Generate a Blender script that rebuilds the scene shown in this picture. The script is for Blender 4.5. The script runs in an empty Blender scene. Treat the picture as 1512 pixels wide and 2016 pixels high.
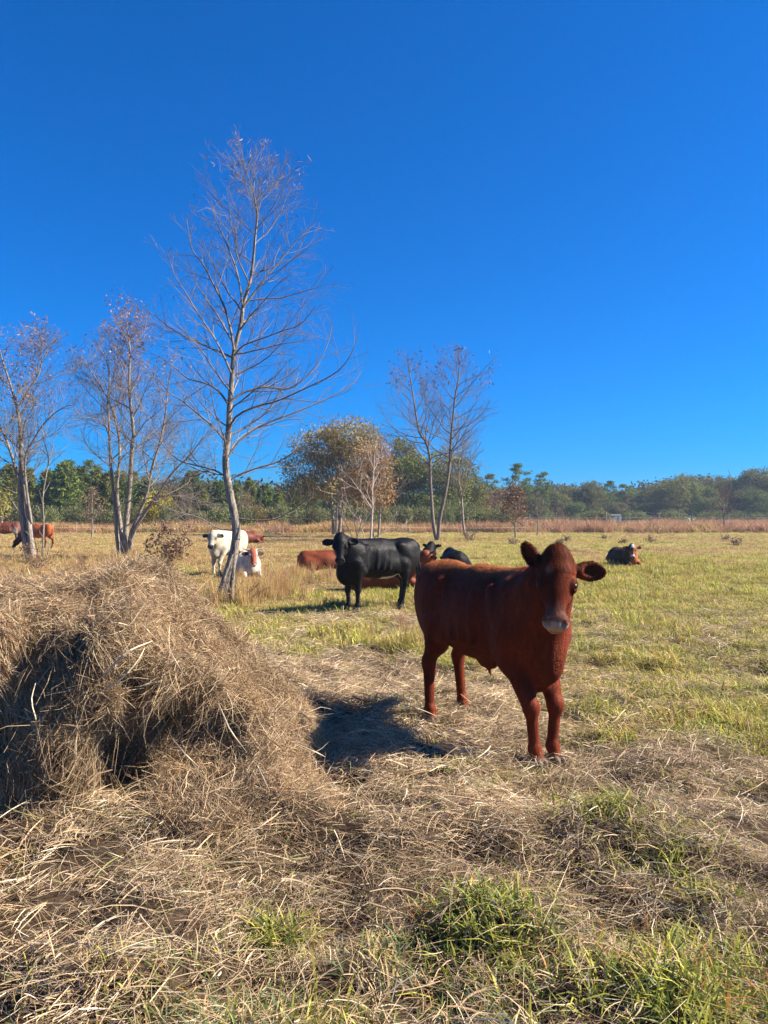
import bpy, math, random
import numpy as np
from math import radians as R, pi, sin, cos
from mathutils import Vector, Matrix

S = bpy.context.scene
COL = S.collection
rng = np.random.default_rng(7)
random.seed(7)

# ------------------------------------------------------------------ camera
CAMH = 1.6; HZ = 1015.0; F = 1512.0
cd = bpy.data.cameras.new('camera'); cam = bpy.data.objects.new('camera', cd); COL.objects.link(cam)
cd.sensor_fit = 'HORIZONTAL'; cd.sensor_width = 36; cd.lens = 36.0
cd.shift_y = 7/1512; cd.clip_start = .05; cd.clip_end = 6000
cam.location = (0, 0, CAMH); cam.rotation_euler = (R(90), 0, 0)
S.camera = cam

# ------------------------------------------------------------------ sky, sun, exposure
SUN_AZ = R(2.0)      # angle from +X towards +Y of the direction to the sun
SUN_EL = R(37)
w = bpy.data.worlds.new('World'); S.world = w; w.use_nodes = True
nt = w.node_tree; nt.nodes.clear()
sky = nt.nodes.new('ShaderNodeTexSky'); sky.sky_type = 'NISHITA'; sky.sun_disc = False
sky.sun_elevation = SUN_EL; sky.sun_rotation = pi/2 - SUN_AZ
sky.altitude = 0; sky.air_density = 1.0; sky.dust_density = 0.4; sky.ozone_density = 6.0
hs = nt.nodes.new('ShaderNodeHueSaturation'); hs.inputs['Saturation'].default_value = 1.6
bg = nt.nodes.new('ShaderNodeBackground'); bg.inputs['Strength'].default_value = 0.05
wo = nt.nodes.new('ShaderNodeOutputWorld')
tint = nt.nodes.new('ShaderNodeVectorMath'); tint.operation = 'MULTIPLY'; tint.inputs[1].default_value = (.42, .74, 1.19)
nt.links.new(sky.outputs[0], tint.inputs[0]); nt.links.new(tint.outputs[0], hs.inputs['Color']); nt.links.new(hs.outputs[0], bg.inputs[0]); nt.links.new(bg.outputs[0], wo.inputs[0])
sd = bpy.data.lights.new('sun', 'SUN'); sun = bpy.data.objects.new('sun', sd); COL.objects.link(sun)
sd.energy = 5.0; sd.angle = R(0.5); sd.color = (1.0, .90, .74)
sdir = Vector((cos(SUN_EL)*cos(SUN_AZ), cos(SUN_EL)*sin(SUN_AZ), sin(SUN_EL)))
sun.rotation_euler = sdir.to_track_quat('Z', 'Y').to_euler(); sun.location = sdir*30
vs = S.view_settings; vs.view_transform = 'Standard'; vs.look = 'None'; vs.gamma = 1; vs.exposure = 1.6; vs.use_curve_mapping = False
S.cycles.max_bounces = 6; S.cycles.diffuse_bounces = 3; S.cycles.transmission_bounces = 4; S.cycles.volume_bounces = 0

# ------------------------------------------------------------------ helpers
def Wp(px, py, Y): return np.array([(px-756)/F*Y, Y, CAMH + (HZ-py)/F*Y])
def gY(py): return F*CAMH/(py-HZ)

def _h(ix, iy, iz, seed):
    n = (ix*374761393 + iy*668265263 + iz*2147483647 + seed*1274126177) & 0xffffffff
    n = ((n ^ (n >> 13))*1274126177) & 0xffffffff
    n = ((n ^ (n >> 16))*2246822519) & 0xffffffff
    return ((n ^ (n >> 15)) & 0xffff)/65535.0
def vn2(x, y, seed=0):
    x = np.asarray(x, float); y = np.asarray(y, float)
    ix = np.floor(x).astype(np.int64); iy = np.floor(y).astype(np.int64)
    fx = x-ix; fy = y-iy; fx = fx*fx*(3-2*fx); fy = fy*fy*(3-2*fy); z = np.zeros_like(ix)
    a = _h(ix, iy, z, seed); b = _h(ix+1, iy, z, seed); c = _h(ix, iy+1, z, seed); d = _h(ix+1, iy+1, z, seed)
    return (a*(1-fx)+b*fx)*(1-fy)+(c*(1-fx)+d*fx)*fy
def vn3(x, y, z, seed=0):
    ix = np.floor(x).astype(np.int64); iy = np.floor(y).astype(np.int64); iz = np.floor(z).astype(np.int64)
    fx = x-ix; fy = y-iy; fz = z-iz
    fx = fx*fx*(3-2*fx); fy = fy*fy*(3-2*fy); fz = fz*fz*(3-2*fz)
    def pl(k):
        a = _h(ix, iy, iz+k, seed); b = _h(ix+1, iy, iz+k, seed); c = _h(ix, iy+1, iz+k, seed); d = _h(ix+1, iy+1, iz+k, seed)
        return (a*(1-fx)+b*fx)*(1-fy)+(c*(1-fx)+d*fx)*fy
    return pl(0)*(1-fz)+pl(1)*fz
def fbm2(x, y, o=3, seed=0):
    s = 0; a = .5
    for i in range(o): s = s + a*(vn2(x*2**i, y*2**i, seed+i)-.5); a *= .5
    return s
def sst(a, b, x):
    t = np.clip((x-a)/(b-a), 0, 1); return t*t*(3-2*t)

def mesh_from(name, V, Fq, mat=None, col=None, smooth=False, parent=None, mats=None, midx=None):
    """V (n,3); Fq (m,k) or list of such arrays."""
    if not isinstance(Fq, (list, tuple)): Fq = [Fq]
    Fq = [np.asarray(f, np.int32) for f in Fq if len(f)]
    me = bpy.data.meshes.new(name)
    me.vertices.add(len(V)); me.vertices.foreach_set('co', np.asarray(V, np.float32).ravel())
    nl = sum(f.size for f in Fq); nf = sum(len(f) for f in Fq)
    me.loops.add(nl); me.polygons.add(nf)
    me.loops.foreach_set('vertex_index', np.concatenate([f.ravel() for f in Fq]))
    st = []; o = 0
    for f in Fq:
        st.append(o+np.arange(len(f))*f.shape[1]); o += f.size
    me.polygons.foreach_set('loop_start', np.concatenate(st).astype(np.int32))
    if midx is not None: me.polygons.foreach_set('material_index', np.asarray(midx, np.int32))
    me.update(calc_edges=True)
    if smooth is True or smooth is False:
        me.polygons.foreach_set('use_smooth', np.full(nf, bool(smooth)))
    else: me.polygons.foreach_set('use_smooth', smooth)
    if col is not None:
        c = np.ones((len(V), 4), np.float32); c[:, :3] = col
        at = me.color_attributes.new('Col', 'FLOAT_COLOR', 'POINT'); at.data.foreach_set('color', c.ravel())
    for m in (mats or ([mat] if mat else [])): me.materials.append(m)
    o = bpy.data.objects.new(name, me); COL.objects.link(o)
    if parent: o.parent = parent
    return o
def tag(o, label=None, cat=None, group=None, kind=None):
    if label: o['label'] = label
    if cat: o['category'] = cat
    if group: o['group'] = group
    if kind: o['kind'] = kind
    return o
def empty(name, loc, rz=0, label=None, cat=None, group=None):
    o = bpy.data.objects.new(name, None); COL.objects.link(o); o.location = loc; o.rotation_euler = (0, 0, rz)
    o.empty_display_size = .3
    return tag(o, label, cat, group)
def copy_tree(root, loc, rz, scale, label, group):
    r = root.copy(); COL.objects.link(r); r.location = loc; r.rotation_euler = (0, 0, rz); r.scale = scale
    r['label'] = label; r['group'] = group
    for ch in root.children:
        c = ch.copy(); COL.objects.link(c); c.parent = r
    return r

def material(name, base=(.5, .5, .5), rough=.8, vcol=False, rnd=0.0, trans=0.0, noise=0, nscale=10, nstretch=None, bump=0, spec=.3, sheen=0, hue=0.0):
    m = bpy.data.materials.new(name); m.use_nodes = True; t = m.node_tree; t.nodes.clear(); L = t.links
    out = t.nodes.new('ShaderNodeOutputMaterial'); b = t.nodes.new('ShaderNodeBsdfPrincipled')
    b.inputs['Roughness'].default_value = rough; b.inputs['Specular IOR Level'].default_value = spec
    if sheen:
        b.inputs['Sheen Weight'].default_value = sheen; b.inputs['Sheen Roughness'].default_value = .4
    if vcol:
        a = t.nodes.new('ShaderNodeVertexColor'); a.layer_name = 'Col'; c = a.outputs['Color']
    else:
        a = t.nodes.new('ShaderNodeRGB'); a.outputs[0].default_value = (*base, 1); c = a.outputs[0]
    if rnd or hue:
        oi = t.nodes.new('ShaderNodeObjectInfo'); h = t.nodes.new('ShaderNodeHueSaturation')
        mr = t.nodes.new('ShaderNodeMapRange'); mr.inputs['To Min'].default_value = 1-rnd; mr.inputs['To Max'].default_value = 1+rnd
        L.new(oi.outputs['Random'], mr.inputs['Value']); L.new(mr.outputs[0], h.inputs['Value'])
        m2 = t.nodes.new('ShaderNodeMath'); m2.operation = 'MULTIPLY'; m2.inputs[1].default_value = 7.31
        m3 = t.nodes.new('ShaderNodeMath'); m3.operation = 'FRACT'; L.new(oi.outputs['Random'], m2.inputs[0]); L.new(m2.outputs[0], m3.inputs[0])
        m4 = t.nodes.new('ShaderNodeMapRange'); m4.inputs['To Min'].default_value = .5-hue; m4.inputs['To Max'].default_value = .5+hue
        L.new(m3.outputs[0], m4.inputs['Value']); L.new(m4.outputs[0], h.inputs['Hue'])
        L.new(c, h.inputs['Color']); c = h.outputs[0]
    if noise or bump:
        tc = t.nodes.new('ShaderNodeTexCoord'); mp = t.nodes.new('ShaderNodeMapping')
        if nstretch: mp.inputs['Scale'].default_value = nstretch
        nz = t.nodes.new('ShaderNodeTexNoise'); nz.inputs['Scale'].default_value = nscale; nz.inputs['Detail'].default_value = 6; nz.inputs['Roughness'].default_value = .65
        L.new(tc.outputs['Object'], mp.inputs[0]); L.new(mp.outputs[0], nz.inputs['Vector'])
        if noise:
            mr = t.nodes.new('ShaderNodeMapRange'); mr.inputs['From Min'].default_value = .3; mr.inputs['From Max'].default_value = .7
            mr.inputs['To Min'].default_value = 1-noise; mr.inputs['To Max'].default_value = 1+noise
            L.new(nz.outputs['Fac'], mr.inputs['Value'])
            mm = t.nodes.new('ShaderNodeVectorMath'); mm.operation = 'SCALE'; L.new(c, mm.inputs[0]); L.new(mr.outputs[0], mm.inputs['Scale']); c = mm.outputs[0]
        if bump:
            bp = t.nodes.new('ShaderNodeBump'); bp.inputs['Strength'].default_value = 1; bp.inputs['Distance'].default_value = bump
            L.new(nz.outputs['Fac'], bp.inputs['Height']); L.new(bp.outputs[0], b.inputs['Normal'])
    L.new(c, b.inputs['Base Color'])
    if trans:
        tr = t.nodes.new('ShaderNodeBsdfTranslucent'); mx = t.nodes.new('ShaderNodeMixShader'); mx.inputs[0].default_value = trans
        L.new(c, tr.inputs['Color']); L.new(b.outputs[0], mx.inputs[1]); L.new(tr.outputs[0], mx.inputs[2]); L.new(mx.outputs[0], out.inputs['Surface'])
    else: L.new(b.outputs[0], out.inputs['Surface'])
    return m

def ribbons(P, Wd, width):
    """P (n,s,3) centre lines, Wd (n,3) or (n,s,3) unit side vector, width (n,s)."""
    n, s, _ = P.shape
    if Wd.ndim == 2: Wd = Wd[:, None, :]
    o = Wd*width[..., None]*.5
    V = np.stack([P-o, P+o], 2).reshape(-1, 3)
    b = (np.arange(n)*s*2)[:, None]+(np.arange(s-1)*2)[None, :]
    Fq = np.stack([b, b+1, b+3, b+2], -1).reshape(-1, 4)
    return V, Fq
def norm(v): return v/np.maximum(np.linalg.norm(v, axis=-1, keepdims=True), 1e-9)

def tubes(paths, sides):
    """paths: list of (pts (s,3), radii (s,)). All with any s. returns V,F"""
    Vs = []; Fs = []; off = 0
    by = {}
    for p, r in paths: by.setdefault(len(p), []).append((p, r))
    ang = np.arange(sides)*2*pi/sides
    for s, lst in by.items():
        P = np.array([a for a, _ in lst], float); Rr = np.array([b for _, b in lst], float); n = len(lst)
        T = np.empty_like(P); T[:, 1:-1] = P[:, 2:]-P[:, :-2]; T[:, 0] = P[:, 1]-P[:, 0]; T[:, -1] = P[:, -1]-P[:, -2]
        T = norm(T); up = np.where(np.abs(T[:, :1, 2:3]) > .8, np.array([1., 0, 0]), np.array([0, 0, 1.]))
        A = norm(np.cross(T, up)); B = np.cross(T, A)
        ring = P[:, :, None, :] + Rr[:, :, None, None]*(A[:, :, None, :]*np.cos(ang)[None, None, :, None]+B[:, :, None, :]*np.sin(ang)[None, None, :, None])
        V = ring.reshape(-1, 3)
        base = off+(np.arange(n)*s*sides)[:, None, None]+(np.arange(s-1)*sides)[None, :, None]
        k = np.arange(sides)[None, None, :]; k2 = (k+1) % sides
        Fq = np.stack([base+k, base+k2, base+sides+k2, base+sides+k], -1).reshape(-1, 4)
        Vs.append(V); Fs.append(Fq); off += len(V)
    return np.concatenate(Vs), np.concatenate(Fs)
def catmull(pts, n):
    p = np.asarray(pts, float); p = np.vstack([2*p[0]-p[1], p, 2*p[-1]-p[-2]])
    m = len(p)-3; t = np.linspace(0, m-1e-6, n); i = t.astype(int); f = (t-i)[:, None]
    a, b, c, d = p[i], p[i+1], p[i+2], p[i+3]
    return .5*((2*b)+(-a+c)*f+(2*a-5*b+4*c-d)*f**2+(-a+3*b-3*c+d)*f**3)

# ------------------------------------------------------------------ surface nets
def surface_nets(Vg, lo, h):
    nx, ny, nz = Vg.shape
    sgn = Vg < 0
    cs = np.zeros((nx-1, ny-1, nz-1), np.int8)
    for dx in (0, 1):
        for dy in (0, 1):
            for dz in (0, 1): cs += sgn[dx:nx-1+dx, dy:ny-1+dy, dz:nz-1+dz]
    act = (cs > 0) & (cs < 8)
    idx = np.argwhere(act); n = len(idx)
    cid = np.full(act.shape, -1, np.int64); cid[act] = np.arange(n)
    acc = np.zeros((n, 3)); cnt = np.zeros(n)
    c = [(0,0,0),(1,0,0),(0,1,0),(1,1,0),(0,0,1),(1,0,1),(0,1,1),(1,1,1)]
    val = [Vg[idx[:,0]+a, idx[:,1]+b, idx[:,2]+d] for a, b, d in c]
    for i in range(8):
        for j in range(i+1, 8):
            if sum(abs(c[i][k]-c[j][k]) for k in range(3)) != 1: continue
            m = (val[i] < 0) != (val[j] < 0)
            t = val[i][m]/(val[i][m]-val[j][m])
            acc[m] += np.array(c[i])+(np.array(c[j])-np.array(c[i]))*t[:, None]; cnt[m] += 1
    V = (idx+acc/cnt[:, None])*h+lo
    Fs = []
    a = sgn[:-1, 1:-1, 1:-1] != sgn[1:, 1:-1, 1:-1]; I = np.argwhere(a); x, y, z = I[:,0], I[:,1]+1, I[:,2]+1
    q = np.stack([cid[x,y-1,z-1], cid[x,y,z-1], cid[x,y,z], cid[x,y-1,z]], 1); f = sgn[x, y, z]; q[~f] = q[~f][:, ::-1]; Fs.append(q)
    a = sgn[1:-1, :-1, 1:-1] != sgn[1:-1, 1:, 1:-1]; I = np.argwhere(a); x, y, z = I[:,0]+1, I[:,1], I[:,2]+1
    q = np.stack([cid[x-1,y,z-1], cid[x-1,y,z], cid[x,y,z], cid[x,y,z-1]], 1); f = sgn[x, y, z]; q[~f] = q[~f][:, ::-1]; Fs.append(q)
    a = sgn[1:-1, 1:-1, :-1] != sgn[1:-1, 1:-1, 1:]; I = np.argwhere(a); x, y, z = I[:,0]+1, I[:,1]+1, I[:,2]
    q = np.stack([cid[x-1,y-1,z], cid[x,y-1,z], cid[x,y,z], cid[x-1,y,z]], 1); f = sgn[x, y, z]; q[~f] = q[~f][:, ::-1]; Fs.append(q)
    return V, np.concatenate(Fs)

def sdf_mesh(prims, h, ground=None):
    los = []; his = []
    for p in prims:
        if p['t'] == 'e':
            e = np.sqrt(((p['M']*np.array(p['r'])[None, :])**2).sum(1)); los.append(p['c']-e); his.append(p['c']+e)
        elif p['t'] == 'c':
            r = max(p['ra'], p['rb']); los.append(np.minimum(p['a'], p['b'])-r); his.append(np.maximum(p['a'], p['b'])+r)
        else:
            e = np.sqrt(((p['M']*np.array(p['r'])[None, :])**2).sum(1)); los.append(p['c']-e); his.append(p['c']+e)
    add = [i for i, p in enumerate(prims) if p['t'] != 's']
    lo = np.min([los[i] for i in add], 0)-3*h; hi = np.max([his[i] for i in add], 0)+3*h
    n = np.ceil((hi-lo)/h).astype(int)+1
    G = np.full(n, .3, np.float32)
    ax = [lo[i]+np.arange(n[i])*h for i in range(3)]
    for p, l, u in zip(prims, los, his):
        m = max(p['k']*1.2, 2.5*h)
        i0 = np.maximum(np.floor((l-m-lo)/h).astype(int), 0); i1 = np.minimum(np.ceil((u+m-lo)/h).astype(int)+1, n)
        if (i1 <= i0).any(): continue
        X, Y, Z = np.meshgrid(*[ax[i][i0[i]:i1[i]].astype(np.float32) for i in range(3)], indexing='ij')
        P = np.stack([X, Y, Z], -1)
        if p['t'] == 'c':
            ba = p['b']-p['a']; t = np.clip(((P-p['a'])@ba)/(ba@ba), 0, 1)
            d = np.linalg.norm(P-p['a']-t[..., None]*ba, axis=-1)-(p['ra']+(p['rb']-p['ra'])*t)
        else:
            q = (P-p['c'])@p['M']; r = np.array(p['r'])
            k0 = np.linalg.norm(q/r, axis=-1); k1 = np.linalg.norm(q/r**2, axis=-1)
            d = k0*(k0-1)/np.maximum(k1, 1e-6)
        sl = tuple(slice(i0[i], i1[i]) for i in range(3)); g = G[sl]; k = p['k']
        if p['t'] == 's':
            hh = np.clip(.5-.5*(d+g)/k, 0, 1); G[sl] = g*(1-hh)+(-d)*hh+k*hh*(1-hh)
        else:
            hh = np.clip(.5+.5*(g-d)/k, 0, 1); G[sl] = g*(1-hh)+d*hh-k*hh*(1-hh)
    if ground is not None:
        G = np.maximum(G, ground-ax[2][None, None, :].astype(np.float32))
    V, Q = surface_nets(G, lo, h)
    return V, Q
def Ep(c, r, M=None, k=.05): return dict(t='e', c=np.array(c, float), r=r, M=np.eye(3) if M is None else M, k=k)
def Cp(a, b, ra, rb, k=.05): return dict(t='c', a=np.array(a, float), b=np.array(b, float), ra=ra, rb=rb, k=k)
def Sp(c, r, M=None, k=.01): return dict(t='s', c=np.array(c, float), r=r, M=np.eye(3) if M is None else M, k=k)

# ------------------------------------------------------------------ terrain
def straw_mask(x, y):
    n = fbm2(x*.55+3, y*.55, 3, 11)*3.2
    lim = 6.1 + 3.0*sst(1.6, .0, x) - .8*sst(1.5, 3.5, x)
    return 1-sst(lim-1.2, lim+1.4, y+n)
def gh(x, y):
    x = np.asarray(x, float); y = np.asarray(y, float)
    near = 1-sst(9, 16, y)
    lump = (vn2(x*2.3, y*2.3, 5)-.5)*.17 + (vn2(x*5.1+8, y*5.1, 6)-.5)*.11 + (vn2(x*.9, y*.9, 9)-.5)*.08
    hay = .10*np.exp(-(((x+1.4)/1.6)**2+((y-4.4)/1.1)**2))+.05*np.exp(-(((x+.1)/.6)**2+((y-4.9)/.9)**2))
    far = (vn2(x*.35, y*.35, 15)-.5)*.10*(1-near)
    calf = 1-np.exp(-(((x-.8)/.9)**2+((y-5.6)/1.1)**2))
    return lump*near*(.35+.65*calf)+hay*near+far*(1-sst(200, 400, y))
ys = np.concatenate([np.arange(-8, 1.5, .5), np.arange(1.5, 12, .05), 12*1.035**np.arange(0, 145)])
xp = np.concatenate([np.arange(0, 8, .07), 8*1.06**np.arange(0, 95)]); xs = np.concatenate([-xp[:0:-1], xp])
X, Y = np.meshgrid(xs, ys, indexing='ij'); Zg = gh(X, Y)-.02
ii = np.arange(len(xs)-1)[:, None]*len(ys)+np.arange(len(ys)-1)[None, :]
Q = np.stack([ii, ii+len(ys), ii+len(ys)+1, ii+1], -1).reshape(-1, 4)
# colour of the soil and thatch under the grass, by where straw, dry and green turf lie
def green_at(x, y):
    g = .40+.35*sst(.5, 4, x)*(1-sst(14, 40, y)) + .30*np.exp(-(((x+.6)/1.6)**2+((y-11.5)/2.5)**2)) - .33*sst(1, -5, x)*sst(14, 22, y)
    g = g+.07+fbm2(x*.5, y*.35, 4, 31)*1.5
    return np.clip(g, .02, .98)
sm = straw_mask(X, Y); gg = green_at(X, Y)
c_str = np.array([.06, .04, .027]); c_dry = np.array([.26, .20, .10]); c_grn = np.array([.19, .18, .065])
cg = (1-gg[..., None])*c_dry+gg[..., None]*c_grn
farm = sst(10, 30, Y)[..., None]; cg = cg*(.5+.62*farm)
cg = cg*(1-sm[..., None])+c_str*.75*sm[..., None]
mg = material('field_soil', vcol=True, rough=1, spec=.05, noise=.4, nscale=2.2, bump=.03)
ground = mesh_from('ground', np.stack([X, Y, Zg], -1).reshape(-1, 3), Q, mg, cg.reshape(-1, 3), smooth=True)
tag(ground, kind='structure')

# ------------------------------------------------------------------ straw litter and grass (stuff)
def strands(N, x, y, z, az, length, width, lift, curl, s=5, droop=0, roll=None):
    t = np.linspace(0, 1, s)[None, :]
    a = az[:, None]+curl[:, None]*(t-.5)
    st = length[:, None]/(s-1)
    dx = np.cos(a)*st; dy = np.sin(a)*st
    px = x[:, None]+np.cumsum(dx, 1)-dx.sum(1, keepdims=True)/2; py = y[:, None]+np.cumsum(dy, 1)-dy.sum(1, keepdims=True)/2
    pz = z[:, None]+lift[:, None]*(t-.5)*length[:, None]+droop*np.sin(pi*t)*length[:, None]
    P = np.stack([px, py, pz], -1)
    T = norm(P[:, -1]-P[:, 0]); rr = rng.uniform(-1.3, 1.3, N) if roll is None else roll
    up = np.array([0, 0, 1.]); side = norm(np.cross(T, up)); upv = np.cross(side, T)
    Wd = side*np.cos(rr)[:, None]+upv*np.sin(rr)[:, None]
    wp = width[:, None]*np.clip(1.15-np.abs(t-.35)*1.1, .35, 1)
    return P, Wd, wp

def straw_field():
    N = 640000
    Yv = np.sqrt(rng.uniform(1.9**2, 12.5**2, N)); Xv = rng.uniform(-.60, .60, N)*Yv+rng.normal(0, .25, N)
    # more where it is near
    keep = rng.random(N) < np.maximum(straw_mask(Xv, Yv), .30)*(.8+.2*(Yv < 5))
    keep &= ~((Xv < -.75) & (Yv > 4.15) & (Yv < 5.5))
    hole = (vn2(Xv*2.3+4, Yv*2.3, 47)*.6+vn2(Xv*5.5, Yv*5.5, 48)*.4)-.10*sst(-.5, 2.5, Xv)
    keep &= rng.random(N) < .26+.74*sst(.28, .50, hole)
    x = Xv[keep]; y = Yv[keep]; n = len(x)
    layer = rng.random(n)**1.6
    z = gh(x, y)+layer*.075+(vn2(x*7, y*7, 41)-.5)*.10*layer
    flow = vn2(x*1.3, y*1.3, 55)*2*pi+vn2(x*4, y*4, 57)*3
    az = flow+rng.normal(0, .9, n)
    L = rng.gamma(3, .036, n).clip(.03, .32); wd = rng.gamma(4, .0006, n).clip(.0011, .008)*(.68+.07*y)
    big = rng.random(n) < .015; wd[big] *= 1.9; L[big] *= 1.4
    lift = rng.normal(0, .30, n); cu = rng.normal(0, .7, n)
    P, Wd, wp = strands(n, x, y, z, az, L, wd, lift, cu, s=5, droop=.05)
    low = gh(P[..., 0], P[..., 1])-.012; P[..., 2] = np.maximum(P[..., 2], low)
    V, Fq = ribbons(P, Wd, wp)
    tone = rng.random(n); patch = vn2(x*.9+5, y*.9, 61); br = .75+.4*vn2(x*2.1, y*2.1, 63)
    c = np.array([.56, .42, .255])[None]*(1-tone[:, None])+np.array([.30, .19, .105])[None]*tone[:, None]
    pale = rng.random(n) < .15; c[pale] = np.array([.66, .56, .41])
    c = c*(.65+.55*rng.random(n))[:, None]*br[:, None]*(.9+.3*patch)[:, None]
    gr = rng.random(n) < .05; c[gr] = np.array([.22, .24, .07])
    o = mesh_from('straw_litter', V, Fq, M_straw, np.repeat(c, 10, 0))
    tag(o, 'dry tan straw and trampled hay scattered thickly over the foreground', 'straw', kind='stuff')

M_straw = material('straw', vcol=True, rough=.62, trans=.22, spec=.35)
M_hay = material('hay', vcol=True, rough=.65, trans=.15, spec=.3)
M_blade = material('grass_blade', vcol=True, rough=.55, trans=.38, spec=.35)
M_tuft = material('grass_tuft', vcol=True, rough=.65, trans=.30, spec=.25, rnd=.22, hue=.02)

def blades(n, cx, cy, spread, hgt, wid, lean, cols, s=4, base=None, wind=(0, 0)):
    x = cx+rng.normal(0, spread, n); y = cy+rng.normal(0, spread, n)
    az = rng.uniform(0, 2*pi, n); L = hgt*rng.uniform(.5, 1.15, n); ln = lean*rng.uniform(.2, 1.6, n)
    t = np.linspace(0, 1, s)[None, :]
    dx = np.cos(az)+wind[0]; dy = np.sin(az)+wind[1]
    out = L[:, None]*(ln[:, None]*t*.35+ln[:, None]*t**2*.75)
    z = L[:, None]*(t*(1-.12*ln[:, None]))-L[:, None]*ln[:, None]*.35*t**3
    b = gh(x, y)-.015 if base is None else np.full(n, base)
    P = np.stack([x[:, None]+dx[:, None]*out, y[:, None]+dy[:, None]*out, b[:, None]+z], -1)
    fa = az+pi/2+rng.normal(0, .6, n)
    Wd = np.stack([np.cos(fa), np.sin(fa), np.zeros(n)], -1)
    wp = (wid*rng.uniform(.6, 1.3, n))[:, None]*np.array([.8, 1, .75, .12])[None, :s]
    V, Fq = ribbons(P, Wd, wp)
    ci = rng.integers(0, len(cols), n); c = np.array(cols)[ci]*rng.uniform(.7, 1.25, n)[:, None]
    tip = 1+.5*t[..., None]*np.array([.55, .22, .0])
    cc = (c[:, None, :]*tip)
    return V, Fq, np.repeat(cc.reshape(-1, 3), 2, 0)
def join(parts):
    Vs = []; Fs = []; Cs = []; o = 0
    for V, Fq, c in parts: Vs.append(V); Fs.append(Fq+o); Cs.append(c); o += len(V)
    return np.concatenate(Vs), np.concatenate(Fs), np.concatenate(Cs)

G_BR = (.20, .25, .035); G_YL = (.37, .38, .07); G_DK = (.10, .145, .035); G_BL = (.10, .16, .075); G_DR = (.38, .29, .13); G_OR = (.36, .19, .06); G_TAN = (.46, .37, .2)
def px_pos(px, py): Yd = gY(py); return (px-756)/F*Yd, Yd
straw_field()
clumps = [  # px, py of foot, blades, height, spread, palette
 (548,1835,150,.19,.035,[G_DK,G_BR,G_YL]), (600,1850,60,.12,.05,[G_DR,G_YL,G_DK]), (660,1860,50,.10,.07,[G_DR,G_TAN,G_BL]),
 (1010,1850,330,.16,.10,[G_BR,G_YL,G_DK]), (930,1830,160,.14,.08,[G_BR,G_DK,G_YL]), (1080,1890,150,.13,.07,[G_DK,G_BR,G_OR]), (860,1800,90,.12,.05,[G_DK,G_OR,G_BR]),
 (800,1880,220,.13,.10,[G_BL,G_DK,G_TAN]), (900,1930,180,.12,.09,[G_BL,G_DK,G_DR]),
 (1190,1625,260,.17,.09,[G_BR,G_YL,G_DK]), (1130,1590,130,.14,.08,[G_BR,G_TAN,G_YL]), (1210,1690,90,.09,.08,[G_BR,G_DK]),
 (1350,1670,140,.14,.08,[G_BR,G_YL,G_TAN]), (1290,1700,120,.12,.07,[G_BR,G_YL]), (1060,1700,90,.09,.08,[G_YL,G_DR]),
 (990,1540,120,.10,.08,[G_BR,G_TAN,G_YL]), (885,1520,90,.09,.06,[G_YL,G_BR]), (950,1545,70,.08,.08,[G_BL,G_TAN]), (1075,1520,90,.10,.07,[G_YL,G_BR]),
 (1180,1395,160,.17,.10,[G_BR,G_YL,G_DK]), (1170,1460,60,.13,.06,[G_YL,G_BR]), (1440,1440,240,.20,.16,[G_BR,G_YL]), (1490,1400,240,.22,.2,[G_BR,G_YL]),
 (1285,1890,210,.15,.09,[G_BR,G_YL,G_OR]), (1400,1900,200,.16,.09,[G_BR,G_YL]), (1290,2010,260,.17,.08,[G_BR,G_DK,G_YL]), (1400,2020,260,.17,.08,[G_DK,G_BR,G_YL]), (1500,2020,260,.17,.08,[G_DK,G_BR,G_OR]), (1500,1920,120,.15,.08,[G_YL,G_DK]),
 (600,2030,260,.16,.08,[G_BR,G_DK,G_YL]), (500,2040,260,.15,.09,[G_DK,G_BL,G_TAN]), (420,2020,180,.12,.08,[G_DK,G_DR,G_BL]), (300,2030,160,.11,.09,[G_DR,G_DK]), (260,1960,60,.08,.08,[G_YL,G_DR]),
 (935,1340,120,.14,.09,[G_BR,G_YL]), (810,1400,150,.13,.10,[G_BL,G_BR,G_TAN]), (1010,1400,60,.1,.08,[G_BR,G_TAN]),(700,2030,120,.12,.1,[G_DR,G_DK]),(1100,2030,150,.12,.1,[G_DR,G_DK,G_BR]),
 (1440,1560,140,.12,.12,[G_BR,G_TAN,G_YL]), (1480,1800,100,.12,.08,[G_BR,G_DR]), (1380,1780,70,.1,.06,[G_BR,G_YL]),(50,1980,70,.08,.12,[G_DR,G_YL]),(500,1760,50,.07,.08,[G_DR]),
]
parts = []
for px, py, n, hh, sp, cols in clumps:
    x, y = px_pos(px, py)
    n = int(n*1.05); parts.append(blades(n, x, y, sp*1.45, hh*.9, .0085, .75, cols))
# scattered single blades in the straw
n = 5200; Yv = np.sqrt(rng.uniform(4, 100, n)); Xv = rng.uniform(-.6, .6, n)*Yv
for k in range(420):
    j = rng.integers(0, n)
    if Xv[j] < -.35 and 3.6 < Yv[j] < 5.6: continue
    parts.append(blades(int(rng.integers(6, 26)), Xv[j], Yv[j], .05, rng.uniform(.05, .12), .006, .8, [[G_BR, G_YL, G_TAN], [G_TAN, G_DR, G_OR], [G_BL, G_TAN, G_DK]][k % 3]))
V, Fq, c = join(parts)
o = mesh_from('green_grass', V, Fq, M_blade, c); tag(o, 'fresh green grass blades pushing up in clumps through the straw', 'grass', kind='stuff')

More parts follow.
